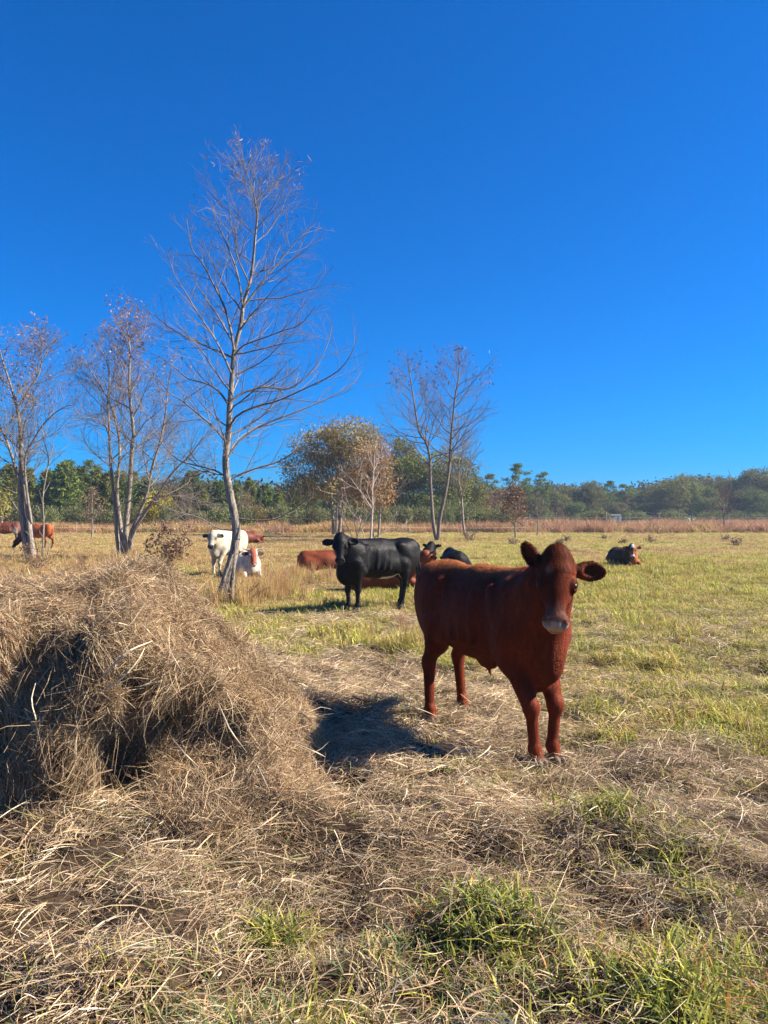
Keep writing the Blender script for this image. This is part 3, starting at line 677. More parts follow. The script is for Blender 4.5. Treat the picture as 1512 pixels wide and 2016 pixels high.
def mixc(c, a, m): return c*(1-m[:, None])+np.array(a)*m[:, None]
def paint_solid(base, hoof=(.10, .08, .065), muzzle=(.10, .08, .07), nos=(.012, .01, .01), inner=(.20, .06, .04), dark=None, extra=None):
    def f(V, H, n):
        C = np.tile(np.array(base, float), (len(V), 1))*(1+.5*n)[:, None]
        if dark is not None:
            leg = sst(.62, .35, V[:, 2]); C = mixc(C, dark, leg*.5)
        if extra: C = extra(C, V, H, n)
        mz = sst(.435, .460, H[:, 0])*sst(.12, .09, np.abs(H[:, 1]))*(np.abs(H[:, 2]) < .2)*(H[:, 2] > -.14)
        C = mixc(C, muzzle, mz)
        ns = np.exp(-(((H[:, 0]-.463)/.018)**2+((np.abs(H[:, 1])-.048)/.015)**2+((H[:, 2]+.008)/.018)**2))
        C = mixc(C, nos, np.clip(ns*2.2-.3, 0, 1))
        ml = np.exp(-(((H[:, 2]+.088)/.006)**2))*sst(.39, .43, H[:, 0])*(np.abs(H[:, 1]) < .09); C = mixc(C, (.03, .02, .02), ml*.7)
        ey = np.exp(-(((H[:, 0]-.198)/.032)**2+((H[:, 2]+.020)/.020)**2))*(np.abs(H[:, 1]) > .07)*(np.abs(H[:, 1]) < .16); C = mixc(C, np.array(base)*.25, ey*.9)
        hf = sst(.085, .06, V[:, 2]); C = mixc(C, hoof, hf) if hoof is not None else C
        return C
    return f

def place(px, py, Y=None):
    Y = gY(py) if Y is None else Y
    return ((px-756)/F*Y, Y)

def cattle():
    herd = 'cattle of the herd in the pasture'
    # --- red calf in front
    loc = (.765, 5.61); hd = R(-65.8)
    hf = head_frame((.98, -.125, 1.378), R(-33), R(60), R(-3), .96)
    ears = ((.065, (-.06, 1, .02), (.25, -.2, 1), .155, .064), (.07, (-1.0, -.58, .05), (.35, -.55, .75), .180, .048))
    P = standing_prims(front=((.67, .07), (.67, -.07)), rear=((-.66, .16), (-.50, -.22)))+neck_prims(*hf)+head_prims(*hf, ears)
    P += [Ep((-.02, 0, .545), (.12, .035, .04), k=.04), Cp((.0, 0, .52), (.03, 0, .455), .014, .005, k=.02), Cp((.72, 0, .62), (.62, 0, .52), .05, .05, k=.06)]
    Mh, O, s = hf
    P += [Ep(O+Mh@(np.array([-.015, 0, -.02])*s), tuple(np.array([.075, .07, .045])*s), Mh, k=.04)]
    for i in range(0):   # the curly poll
        a = rng.uniform(-.07, .07); b = rng.uniform(-.05, .10); P.append(Ep(O+Mh@(np.array([b, a, .035-.9*abs(a)*.4-.25*max(0, -b)])*s), tuple(np.array([.030, .018, .012])*s), Mh, k=.02))
    def ex(C, V, H, n):
        C = mixc(C, (.035, .010, .005), np.clip(sst(.12, .03, H[:, 0])*sst(-.30, -.05, H[:, 2])*(H[:, 0] > -.15)*(np.abs(H[:, 1]) < .12)*.5, 0, 1))
        C = mixc(C, (.36, .20, .15), sst(.30, .40, H[:, 0])*.28*(H[:, 2] > -.2))
        C = mixc(C, (.40, .22, .15), np.exp(-(((H[:, 0]-.11)/.025)**2+((H[:, 1]+.045)/.018)**2))*(H[:, 2] > 0)*.7)
        big = vn3(V[:, 0]*3.1, V[:, 1]*3.1, V[:, 2]*2.2, 221); C = mixc(C, (.05, .012, .006), sst(.46, .72, big)*.7*(H[:, 0] < -.1)); C = mixc(C, (.20, .045, .014), sst(.45, .2, big)*.4)  # coat mottling; dark patches put shade and wet hair into the colour
        top = sst(1.16, 1.25, V[:, 2])*(V[:, 0] < .5); C = mixc(C, (.34, .12, .035), top*.6)  # sunlit orange rim of the back painted into the coat
        return C
    base = (.135, .021, .0055)
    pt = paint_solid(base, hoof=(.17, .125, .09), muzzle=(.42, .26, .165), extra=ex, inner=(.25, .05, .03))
    def flen(p):
        Hh = (p-O)@Mh/s; ear = (np.abs(Hh[:, 1]) > .13)*(np.abs(Hh[:, 0]) < .25)*(np.abs(Hh[:, 2]) < .2); poll = (Hh[:, 0] < .1)*(Hh[:, 0] > -.1)*(np.abs(Hh[:, 1]) < .1)*(Hh[:, 2] > -.1)
        face = (Hh[:, 0] > .12)*(Hh[:, 0] < .6)*(np.abs(Hh[:, 1]) < .14)*(np.abs(Hh[:, 2]) < .2)
        return .019+.006*ear+.010*poll-.009*face-.009*(p[:, 2] < .62)
    def region(p):
        Hh = (p-O)@Mh/s; hd_ = (Hh[:, 0] > -.14)*(Hh[:, 0] < .60)*(np.abs(Hh[:, 1]) < .34)*(np.abs(Hh[:, 2]) < .2)*1.
        mz = (Hh[:, 0] > .442)*(Hh[:, 0] < .6)*(np.abs(Hh[:, 1]) < .1)*(np.abs(Hh[:, 2]) < .16)*1.
        eye = np.exp(-(((Hh[:, 0]-.198)/.022)**2+((Hh[:, 2]+.02)/.017)**2))*(np.abs(Hh[:, 1]) > .08)*(np.abs(Hh[:, 1]) < .16)
        hol = (np.abs(Hh[:, 1]) > .15)*(np.abs(Hh[:, 0]) < .2)*0.
        return Hh, hd_, mz, eye
    def fkeep(p):
        Hh, hd_, mz, eye = region(p); return (1+6*hd_+.8*(p[:, 2] < .62))*(1-mz)*(1-np.clip(eye*1.6, 0, 1))*(p[:, 2] > .03)
    def fwid(p):
        Hh, hd_, mz, eye = region(p); return .0028-.0009*(p[:, 2] < .62)-.0015*hd_*(np.abs(Hh[:, 1]) < .13)-.0012*hd_*(np.abs(Hh[:, 1]) >= .13)
    def flow(p):
        Hh = (p-O)@Mh/s; isF = ((Hh[:, 0] > -.12)*(Hh[:, 0] < .62)*(np.abs(Hh[:, 1]) < .36)*(np.abs(Hh[:, 2]) < .22))[:, None]
        g = np.array([-.55, 0, -1.0])+np.stack([.5*(vn3(*(p*5).T, 201)-.5), .7*(vn3(*(p*5).T, 202)-.5), 0*p[:, 0]], 1)
        hl = np.stack([np.full(len(p), .6), Hh[:, 1]*9, 0*Hh[:, 0]], 1)@Mh.T
        return np.where(isF, hl, g)
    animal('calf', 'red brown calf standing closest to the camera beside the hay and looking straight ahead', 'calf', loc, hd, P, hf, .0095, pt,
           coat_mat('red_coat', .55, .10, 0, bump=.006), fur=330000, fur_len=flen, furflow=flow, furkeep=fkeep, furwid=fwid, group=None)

    # --- black cow behind it
    hf = head_frame((.86, .14, 1.34), R(53), R(64), R(2), 1.04)
    P = standing_prims(front=((.48, .10), (.56, -.06)), rear=((-.46, .12), (-.60, -.12)), tail_z=.42, belly=.02)+neck_prims(*hf, base=(.52, 0, .98), low=(.64, 0, .70), r=.19)+head_prims(*hf, ear_default())
    P += [Ep((.60, 0, .64), (.19, .13, .19), k=.08), Ep((-.42, .165, 1.12), (.08, .05, .06), k=.12), Ep((-.42, -.165, 1.12), (.08, .05, .06), k=.12), Ep((-.82, .10, 1.08), (.05, .04, .07), k=.05), Ep((-.82, -.10, 1.08), (.05, .04, .07), k=.05),
          Cp((-.88, 0, 1.08), (-.97, -.03, .70), .03, .026, k=.02), Cp((-.97, -.03, .70), (-.98, -.02, .42), .028, .055, k=.02), Cp((-.98, -.02, .42), (-.97, -.02, .27), .055, .015, k=.01)]
    def ex(C, V, H, n):
        wl = np.exp(-((V[:, 2]-(.60+.0*V[:, 0]))/.03)**2)*(V[:, 0] < -.02)*(V[:, 0] > -.42)*(V[:, 1] > .02)*(V[:, 1] < .25)
        belly = (V[:, 2] < .585+.16*np.clip(-V[:, 0]-.1, 0, .3))*(V[:, 0] < -.02)*(V[:, 0] > -.42)*(np.abs(V[:, 1]) < .14)*(V[:, 2] > .45)
        return mixc(C, (.6, .55, .48), np.clip(belly*1., 0, 1))
    pt = paint_solid((.0045, .004, .0045), hoof=(.012, .012, .012), muzzle=(.03, .03, .035), extra=ex)
    animal('cow', 'glossy black cow standing side on behind the red calf with its face to the camera', 'cow', (-.12, 13.1), R(215), P, hf, .013, pt,
           coat_mat('black_coat', .42, .16, 0, bump=.009), scale=.96, fur=60000, fur_len=lambda p: np.full(len(p), .022))

    # --- white cow by the tree
    hf = head_frame((.98, .12, 1.25), R(14), R(58), 0, 1.0)
    P = standing_prims(front=((.62, .11), (.55, -.11)), rear=((-.56, .15), (-.66, -.15)))+neck_prims(*hf)+head_prims(*hf, ear_default())
    def ex(C, V, H, n):
        C = mixc(C, (.05, .045, .05), (np.abs(H[:, 1]) > .11)*sst(.2, .14, np.abs(H[:, 0]))*(np.abs(H[:, 2]) < .2)*(np.abs(H[:, 1]) < .28)*1.)
        C = mixc(C, (.22, .2, .2), np.exp(-(((H[:, 0]-.2)/.08)**2+((np.abs(H[:, 1])-.10)/.05)**2))*(np.abs(H[:, 2]) < .2)*.9)
        C = mixc(C, (.05, .045, .045), (H[:, 0] > .40)*(H[:, 0] < .55)*(np.abs(H[:, 1]) < .1)*(np.abs(H[:, 2]) < .16)*.9); return C
    animal('cow', 'cream white cow with dark ears standing behind the tallest bare tree', 'cow', place(448, 1128, 21), R(-108), P, hf, .018, paint_solid((.42, .36, .26), muzzle=(.04, .035, .035), extra=ex, hoof=(.2, .17, .14)),
           coat_mat('pale_coat', .7, .2, .1), scale=.99)

    # --- lying, horned, red and white
    hf = head_frame((.93, .0, .80), R(0), R(55), 0, 1.0)
    P = lying_prims()+neck_prims(*hf, base=(.5, 0, .45), low=(.62, 0, .3), r=.19)+head_prims(*hf, ear_default(), horns=1.25)
    def ex(C, V, H, n):
        C = mixc(C, (.24, .05, .02), (H[:, 0] > -.1)*(H[:, 0] < .6)*(np.abs(H[:, 1]) < .075)*(np.abs(H[:, 2]) < .25)*.95)
        C = mixc(C, (.04, .02, .02), (np.abs(H[:, 1]) > .115)*(np.abs(H[:, 1]) < .30)*(H[:, 0] > .0)*(H[:, 0] < .16)*(np.abs(H[:, 2]) < .15)*1.)
        return C
    animal('cow', 'roan cow with pale horns and a red blaze lying in the golden weeds', 'cow', place(488, 1115, 20.4), R(-72), P, hf, .020, paint_solid((.42, .35, .30), extra=ex, hoof=None, muzzle=(.5, .42, .38)), coat_mat('pale_coat', .7, .2, .1), scale=.98)

    red = (.15, .032, .010); mr = coat_mat('red_coat_far', .6, .2, 0)
    # --- red one lying, rump towards the white cow
    hf = head_frame((1.05, -.1, .72), R(-20), R(45), 0, 1.0)
    P = lying_prims()+neck_prims(*hf, base=(.5, 0, .45), low=(.62, 0, .3), r=.19)+head_prims(*hf, ear_default())
    animal('cow', 'rust red cow lying in the grass just behind the head of the black cow', 'cow', place(640, 1122, 22.3), R(6), P, hf, .022, paint_solid(red, hoof=None), mr, scale=.90)
    # --- red horned one lying under the black cow
    hf = head_frame((.96, .05, .86), R(55), R(60), 0, 1.0)
    P = lying_prims()+neck_prims(*hf, base=(.5, 0, .45), low=(.62, 0, .3), r=.19)+head_prims(*hf, ear_default(), horns=1.1)
    animal('cow', 'horned red cow lying beyond the black cow, seen under its belly', 'cow', place(757, 1160, 16.4), R(-12), P, hf, .020, paint_solid(red, hoof=None), mr, scale=.98)
    # --- black one lying, head turned
    blk = paint_solid((.006, .0055, .006), hoof=None, muzzle=(.03, .03, .03)); mb = coat_mat('black_coat_far', .6, .08, 0)
    hf = head_frame((.90, .0, .96), R(10), R(48), 0, .95)
    P = lying_prims()+neck_prims(*hf, base=(.5, 0, .48), low=(.62, 0, .3), r=.19)+head_prims(*hf, ear_default(.3))
    animal('cow', 'black cow lying with its head raised between the black cow and the calf', 'cow', place(822, 1140, 19.2), R(62), P, hf, .022, blk, mb, scale=.95)
    hf = head_frame((.95, .0, .50), R(30), R(70), 0, .95)
    P = lying_prims()+neck_prims(*hf, base=(.5, 0, .42), low=(.62, 0, .25), r=.18)+head_prims(*hf, ear_default(.3))
    animal('cow', 'black cow lying low with only its back showing over the calf', 'cow', place(893, 1130, 21.5), R(97), P, hf, .024, blk, mb, scale=1.0)
    # --- far dark red lying
    animal('cow', 'small dark red cow lying far off past the tallest bare tree', 'cow', place(483, 1064, 44), R(30), P, hf, .03, paint_solid((.12, .03, .015), hoof=None), mr, scale=1.05)
    # --- grazing pair at the far side
    def graze(label, loc, hd, base, ex=None, sc=1.0):
        hf = head_frame((1.12, .0, .52), R(0), R(62), 0, 1.0)
        P = standing_prims(front=((.66, .12), (.5, -.12)), rear=((-.54, .15), (-.72, -.15)), tail_z=.5)+neck_prims(*hf, base=(.56, 0, .92), low=(.62, 0, .74))+head_prims(*hf, ear_default())
        animal('cow', label, 'cow', loc, hd, P, hf, .03, paint_solid(base, dark=(.03, .015, .012), extra=ex, hoof=(.04, .03, .03)), mr, scale=sc)
    def exd(C, V, H, n): return mixc(C, (.02, .012, .01), sst(.55, .85, V[:, 0])*1.)
    graze('orange brown cow with a dark head grazing behind the multi stemmed tree', place(72, 1080, 37), R(170), (.26, .07, .022), exd, .98)
    def exw(C, V, H, n): return mixc(C, (.55, .45, .38), np.exp(-(((V[:, 0]-.45)/.16)**2+((V[:, 2]-.75)/.16)**2))*1.)
    graze('dark maroon cow with a white patch grazing at the very edge of the view', place(14, 1066, 45), R(18), (.10, .028, .016), exw, 1.0)
    # --- tricolour one lying on the right
    hf = head_frame((.86, -.12, .82), R(-24), R(62), 0, 1.05)
    P = lying_prims()+neck_prims(*hf, base=(.5, 0, .45), low=(.62, 0, .3), r=.19)+head_prims(*hf, ear_default(.1))
    def ex(C, V, H, n):
        C = mixc(C, (.26, .085, .03), sst(-.20, -.08, V[:, 1])*sst(-.4, -.1, V[:, 0])*(V[:, 2] < .80))
        C = mixc(C, (.6, .55, .5), ((H[:, 0] > -.02)*(H[:, 0] < .14)*(np.abs(H[:, 1]) < .055)*(H[:, 2] > -.1)*(H[:, 2] < .2))*.85)
        C = mixc(C, (.6, .5, .45), (H[:, 0] > .36)*(H[:, 0] < .60)*(np.abs(H[:, 1]) < .10)*(np.abs(H[:, 2]) < .2)*.9)
        C = mixc(C, (.2, .10, .06), (H[:, 0] > .24)*(H[:, 0] < .37)*(np.abs(H[:, 1]) < .10)*(np.abs(H[:, 2]) < .2)*.9); return C
    animal('cow', 'black and tan cow with a white forehead lying alone in the open pasture', 'cow', place(1228, 1112, 25), R(-80), P, hf, .022, paint_solid((.045, .022, .014), extra=ex, hoof=None), mb, scale=.90)
cattle()

# ------------------------------------------------------------------ trees
M_bark = material('bark_grey', base=(.225, .19, .155), rough=.85, spec=.2, noise=.8, nscale=9, nstretch=(3, 3, .6), bump=.02)
M_barkd = material('bark_dark', base=(.15, .125, .105), rough=.9, spec=.15, noise=.4, nscale=6, nstretch=(3, 3, .6), bump=.02)
M_barkm = material('bark_brown', base=(.16, .13, .105), rough=.9, spec=.15, noise=.5, nscale=6, nstretch=(3, 3, .6), bump=.02)
M_twig = material('twig', base=(.19, .155, .13), rough=.75, spec=.25)
M_twigd = material('twig_brown', base=(.15, .11, .085), rough=.8, spec=.2)
M_leaf = material('leaf', vcol=True, rough=.6, trans=.3, spec=.3)
M_far = material('far_leaf', vcol=True, rough=.8, trans=.25, spec=.15, rnd=.2, hue=.015)

def grow(p0, d0, L, r0, up, wob, n=7, r1=None):
    p = np.array(p0, float); d = norm(np.array(d0, float)); pts = [p.copy()]; st = L/(n-1)
    for i in range(n-1):
        d = norm(d+np.array([0, 0, up])*st+np.random.default_rng(rng.integers(1 << 30)).normal(0, wob, 3)*math.sqrt(st))
        p = p+d*st; pts.append(p.copy())
    return np.array(pts), np.linspace(r0, r0*.28 if r1 is None else r1, n)
def at(path, t):
    s = len(path)-1; i = min(int(t*s), s-1); f = t*s-i
    return path[i]*(1-f)+path[i+1]*f, norm(path[i+1]-path[i])
def branch_dir(axis, az, ang):
    a = norm(np.cross(axis, [0.13, .31, .94])); b = np.cross(axis, a)
    return norm(axis*cos(ang)+(a*cos(az)+b*sin(az))*sin(ang))

def bare_crown(trunks, limbs_per, Lfun, angfun, lv2=9, lv3=7, up1=.35, up2=.5, tw=.0035, start=.22, scale=1., wob=.18, fill=1.0):
    """trunks: list of (path, radii). returns limb tubes and twig tubes and tips"""
    thick = []; thin = []; tips = []; az = rng.uniform(0, 6)
    for ti, (path, rad) in enumerate(trunks):
        nL = limbs_per[ti] if isinstance(limbs_per, (list, tuple)) else limbs_per
        for k in range(nL):
            t = start+(1-start)*((k+rng.uniform(0, .8))/nL); t = min(t, .99)
            p, ax = at(path, t); r = np.interp(t, np.linspace(0, 1, len(rad)), rad); az += 2.4+rng.normal(0, .3)
            L = Lfun(t, az)*rng.uniform(.75, 1.15); d = branch_dir(ax, az, angfun(t)*rng.uniform(.85, 1.15))
            r0 = min(r*.5, .005*scale+.0075*L)
            b, br = grow(p, d, L, r0, up1/max(L, .5)*1.2, wob, 9, r1=tw*1.1); thick.append((b, br))
            n2 = max(2, int(lv2*fill*min(L/1.2, 1.8)/scale**.5))
            for j in range(n2):
                t2 = .14+.84*(j+rng.uniform(0, .8))/n2; q, ax2 = at(b, min(t2, .98)); L2 = L*(.50*(1-t2)+.16)*rng.uniform(.6, 1.2)
                d2 = branch_dir(ax2, rng.uniform(0, 6.28), R(rng.uniform(25, 55)))
                c, cr = grow(q, d2, L2, max(tw*1.25, np.interp(t2, np.linspace(0, 1, 9), br)*.5), up2/max(L2, .3)*.5, wob*1.3, 6, r1=tw*.8); thin.append((c, cr))
                n3 = max(1, int(lv3*fill*min(L2/.5/scale, 1.5)))
                for m in range(n3):
                    t3 = .15+.83*(m+rng.uniform(0, .8))/n3; q3, ax3 = at(c, min(t3, .98)); L3 = min(L2*rng.uniform(.25, .6), .55*scale+.1)
                    e, er = grow(q3, branch_dir(ax3, rng.uniform(0, 6.28), R(rng.uniform(20, 50))), L3, tw*.95, up2, wob*1.4, 4, r1=tw*.55); thin.append((e, er)); tips.append(e[-1])
    return thick, thin, tips

def leaves(centers, per, spread, L, Wd_, cols, droop=0, flat=0, seedn=None, depth_dark=None):
    c = np.repeat(np.asarray(centers, float), per, 0); n = len(c)
    p = c+rng.normal(0, 1, (n, 3))*np.asarray(spread)
    d = norm(rng.normal(0, 1, (n, 3))+np.array([0, 0, -droop])); sd = norm(np.cross(d, rng.normal(0, 1, (n, 3))))
    l = L*rng.uniform(.6, 1.3, n); w_ = Wd_*rng.uniform(.6, 1.3, n)
    P = np.stack([p-d*l[:, None]/2, p, p+d*l[:, None]/2], 1)
    V, Fq = ribbons(P, sd, w_[:, None]*np.array([.35, 1, .2])[None])
    col = np.array(cols)[rng.integers(0, len(cols), n)]*rng.uniform(.65, 1.35, n)[:, None]
    return V, Fq, np.repeat(col, 6, 0)

def tree_from(name, label, cat, base, trunks, thick, thin, leaf=None, bark=None, twig=None, group=None, sides=8, roots=None, twside=3):
    base = np.array(base, float); root = empty(name, base, 0, label, cat, group)
    V, Fq = tubes([(p-base, r) for p, r in trunks]+[(p-base, r) for p, r in (roots or [])], sides)
    mesh_from('trunk', V, Fq, bark or M_bark, smooth=True, parent=root)
    A, FA = tubes([(p-base, r) for p, r in thick], 5); Bv, FB = tubes([(p-base, r) for p, r in thin], twside)
    mesh_from('crown', np.concatenate([A, Bv]), np.concatenate([FA, FB+len(A)]), twig or M_twig, smooth=True, parent=root)
    if leaf is not None:
        V, Fq, c = leaf; mesh_from('foliage', V-base, Fq, M_leaf, c, parent=root)
    return root
def trace(pts, Y, r0, r1, n=24, dy=None, grounded=True, pw=1.0):
    P = np.array([Wp(a, b, Y+(0 if dy is None else dy*i/(len(pts)-1))) for i, (a, b) in enumerate(pts)])
    if grounded: P[0, 2] = gh(P[0, 0], P[0, 1])-.05
    C = catmull(P, n); t = np.linspace(0, 1, n)
    return C, r1+(r0-r1)*(1-t)**pw

def bare_trees():
    # --- the tallest, behind the hay
    Y = 14.2
    tr = trace([(434, 1195), (450, 1130), (463, 1075), (465, 1035), (456, 990), (447, 940), (444, 905), (450, 850), (452, 800), (458, 730), (461, 690), (474, 640), (479, 600), (491, 560), (498, 520), (501, 480), (506, 430), (503, 400), (499, 378), (500, 362), (501, 348)], Y, .096, .008, 44, dy=.3, pw=1.35)
    tr[1][:4] *= np.array([1.35, 1.2, 1.1, 1.03])
    lead = []
    def L_(pts, r0, dy): lead.append(trace(pts, Y+.05, r0, .005, 16, dy=dy, grounded=False))
    L_([(461, 690), (452, 640), (440, 600), (420, 560), (400, 520), (380, 495), (372, 465), (368, 430)], .026, .5)
    L_([(455, 735), (440, 700), (425, 670), (405, 640), (385, 610), (365, 575), (345, 545), (330, 500)], .022, -.5)
    L_([(478, 615), (474, 575), (465, 530), (452, 495), (440, 465), (425, 435), (415, 400)], .022, .3)
    L_([(479, 605), (505, 570), (525, 545), (550, 515), (575, 485), (598, 460), (622, 440)], .020, .4)
    L_([(461, 700), (480, 680), (520, 665), (560, 650), (590, 640), (620, 605)], .018, -.6)
    L_([(452, 795), (475, 775), (520, 762), (570, 765), (610, 735), (640, 690), (655, 640)], .026, .5)
    L_([(448, 850), (465, 820), (505, 800), (545, 790), (600, 765), (660, 735), (690, 700), (705, 660)], .026, -.6)
    L_([(445, 905), (470, 870), (510, 840), (560, 820), (610, 800), (655, 780), (695, 755), (712, 730)], .022, .9)
    L_([(452, 800), (430, 770), (405, 755), (370, 745), (340, 720), (310, 700)], .024, .6)
    L_([(445, 870), (420, 840), (390, 815), (360, 790), (330, 770), (305, 735)], .024, -.7)
    L_([(447, 940), (420, 925), (380, 915), (350, 905), (325, 880), (300, 850)], .020, .5)
    L_([(446, 950), (470, 935), (510, 920), (545, 910), (580, 890), (625, 865), (660, 820)], .022, .3)
    L_([(465, 1020), (500, 1024), (540, 1022), (575, 1005), (600, 985), (612, 965)], .016, -.3)
    L_([(462, 1045), (430, 1040), (395, 1020), (360, 1010), (325, 1000), (300, 985)], .013, -.5)
    L_([(506, 440), (512, 400), (530, 380), (543, 362), (548, 348)], .010, .2); L_([(500, 380), (490, 350), (483, 335), (480, 325)], .008, .1)
    Lf = lambda t, az: np.interp(t, [.2, .35, .55, .75, .9, 1], [1.1, 2.0, 1.95, 1.5, .85, .25])
    Af = lambda t: R(np.interp(t, [.2, .5, .8, 1], [68, 58, 46, 30]))
    a, b, tips = bare_crown([tr], 34, Lf, Af, lv2=9, lv3=6, up1=.28, up2=.4, tw=.0022, start=.24, wob=.25)
    a2, b2, t2 = bare_crown(lead, 12, lambda t, az: (1.05-.55*t), lambda t: R(42), lv2=8, lv3=5, up1=.25, up2=.4, tw=.0020, start=.12, wob=.25)
    V = [p for p in tips+t2 if p[2] > 7.9]; V = [V[i] for i in rng.choice(len(V), min(90, len(V)), replace=False)]
    V2 = [p for p in tips+t2 if 5.6 < p[2] <= 7.55]; V2 = [V2[i] for i in rng.choice(len(V2), min(70, len(V2)), replace=False)]
    lf = join([leaves(V, 3, .04, .13, .014, [(.20, .12, .09), (.30, .2, .16)], droop=.6), leaves(V2, 1, .03, .10, .014, [(.16, .09, .06)], droop=.6)])
    b0 = tr[0][0]
    roots = [trace([(415, 1200), (430, 1165), (452, 1110)], Y-.1, .035, .02, 8, grounded=False), trace([(425, 1205), (438, 1150), (457, 1090)], Y-.12, .05, .03, 8, grounded=False), trace([(455, 1200), (457, 1150), (462, 1090)], Y-.02, .05, .035, 8, grounded=False)]
    tree_from('bare_tree', 'tallest bare tree with a leaning forked trunk standing just behind the hay bale', 'tree', (b0[0], b0[1], 0), [tr], a+a2+lead, b+b2, lf, roots=roots, sides=12)

    # --- multi stemmed tree left of it
    Y = 29.5
    st = [trace([(243, 1108), (240, 1060), (234, 1010), (230, 960), (236, 900), (232, 850), (215, 790), (185, 740), (160, 700)], Y, .10, .012, 26, dy=.8),
          trace([(236, 1105), (230, 1050), (228, 1010), (222, 960), (217, 900), (215, 840), (212, 790), (216, 740), (207, 705), (196, 685)], Y+.2, .09, .010, 26, dy=.4),
          trace([(247, 1108), (247, 1050), (253, 980), (258, 920), (260, 880), (263, 850), (257, 800), (254, 750), (256, 700), (253, 665), (250, 635)], Y, .125, .012, 30, dy=-.4),
          trace([(252, 1108), (257, 1055), (270, 1020), (288, 975), (300, 920), (315, 870), (325, 820), (330, 770), (338, 720)], Y-.1, .09, .012, 26, dy=-.6),
          trace([(254, 1108), (262, 1050), (285, 1010), (310, 975), (340, 930), (375, 895), (400, 860)], Y-.1, .09, .010, 22, dy=-1)]
    a, b, tips = bare_crown(st, [15, 15, 20, 15, 10], lambda t, az: np.interp(t, [.3, .6, 1], [2.6, 2.5, .8]), lambda t: R(np.interp(t, [.3, 1], [52, 32])), lv2=9, lv3=6, up1=.35, up2=.4, tw=.0038, start=.34, scale=1.7, fill=1.35, wob=.24)
    hi = [p for p in tips if p[2] > 6.6]; hi = [hi[i] for i in rng.choice(len(hi), min(420, len(hi)), replace=False)]
    c0 = Wp(255, 660, Y); lf = join([leaves(hi, 1, .1, .13, .045, [(.22, .11, .06), (.3, .16, .1)], droop=.3), leaves([c0+rng.normal(0, 1, 3)*(.35, .3, .75) for _ in range(70)], 10, .13, .13, .045, [(.27, .14, .07), (.20, .10, .06), (.33, .22, .12)])])
    tree_from('bare_tree', 'pale multi stemmed bare tree with a few brown leaves at its top', 'tree', (st[2][0][0][0], Y, 0), st, a, b, lf, sides=8)

    # --- the one at the left edge
    Y = 26.5
    st = [trace([(58, 1112), (50, 1060), (42, 1000), (40, 950), (42, 900), (40, 850), (33, 800), (18, 750), (5, 710), (-8, 660)], Y, .13, .012, 28, dy=.5),
          trace([(68, 1115), (60, 1060), (54, 1000), (47, 950), (43, 905)], Y-.1, .11, .07, 18, dy=.3),
          trace([(60, 1110), (54, 1040), (44, 980), (30, 920), (10, 860), (-15, 810), (-30, 760)], Y+.2, .10, .012, 24, dy=.5),
          trace([(62, 1030), (52, 960), (50, 900), (70, 860), (90, 830), (120, 805), (150, 795)], Y, .05, .010, 20, dy=-.6, grounded=False),
          trace([(38, 800), (55, 770), (75, 740), (82, 715), (95, 690)], Y+.3, .045, .010, 16, dy=.2, grounded=False)]
    a, b, tips = bare_crown(st, [20, 3, 15, 11, 9], lambda t, az: np.interp(t, [.3, .6, 1], [2.2, 2.1, .7]), lambda t: R(np.interp(t, [.3, 1], [52, 34])), lv2=9, lv3=6, up1=.35, up2=.4, tw=.0037, start=.34, scale=1.6, fill=1.35, wob=.24)
    hi = [p for p in tips if p[2] > 5.6 and p[0] < -11.6]; hi = [hi[i] for i in rng.choice(len(hi), min(600, len(hi)), replace=False)]
    tree_from('bare_tree', 'twin trunked bare tree at the edge of the view with the grazing cows behind it', 'tree', (st[0][0][0][0], Y, 0), st, a, b, leaves(hi, 2, .15, .11, .035, [(.22, .11, .06), (.3, .17, .1)]), sides=8)
    Y = 25.5
    st = [trace([(83, 1125), (84, 1080), (86, 1030), (84, 980), (92, 930), (95, 900), (85, 860), (82, 820)], Y, .035, .008, 20),
          trace([(80, 1122), (75, 1090), (68, 1060), (64, 1020)], Y, .02, .006, 12), trace([(88, 1125), (95, 1085), (97, 1060)], Y, .02, .008, 10), trace([(93, 925), (102, 890), (108, 850)], Y, .016, .006, 8, grounded=False)]
    a, b, tips = bare_crown(st, [10, 3, 2, 3], lambda t, az: .7, lambda t: R(40), lv2=4, lv3=4, tw=.005, start=.3, scale=1.3)
    tree_from('sapling', 'thin leafless sapling beside the twin trunked tree near the edge', 'tree', (st[0][0][0][0], Y, 0), st, a, b, sides=6)

    # --- the forked one right of the middle
    Y = 48
    st = [trace([(860, 1066), (853, 1030), (850, 990), (847, 940), (846, 900), (838, 870), (825, 850), (818, 810), (812, 770), (806, 730), (803, 706)], Y, .125, .018, 30, dy=.8),
          trace([(862, 1066), (866, 1020), (875, 980), (882, 940), (886, 900), (888, 860), (892, 820), (896, 780), (902, 750), (904, 720), (904, 700)], Y-.3, .125, .018, 30, dy=-.8)]
    a, b, tips = bare_crown(st, [28, 32], lambda t, az: np.interp(t, [.3, .55, .8, 1], [4.6, 4.0, 2.2, .6]), lambda t: R(np.interp(t, [.3, .7, 1], [66, 52, 34])), lv2=11, lv3=6, up1=.5, up2=.3, tw=.0052, start=.33, scale=2.3, fill=.8, wob=.2)
    hi = [p for p in tips if p[2] > 9.6]; hi = [hi[i] for i in rng.choice(len(hi), min(330, len(hi)), replace=False)]
    tree_from('bare_tree', 'dark forked bare tree rising behind the rump of the black cow', 'tree', (st[0][0][0][0], Y, 0), st, a, b, leaves(hi, 1, .15, .2, .06, [(.13, .07, .05)]), bark=M_barkm, twig=M_twigd, sides=8)
    Y = 50
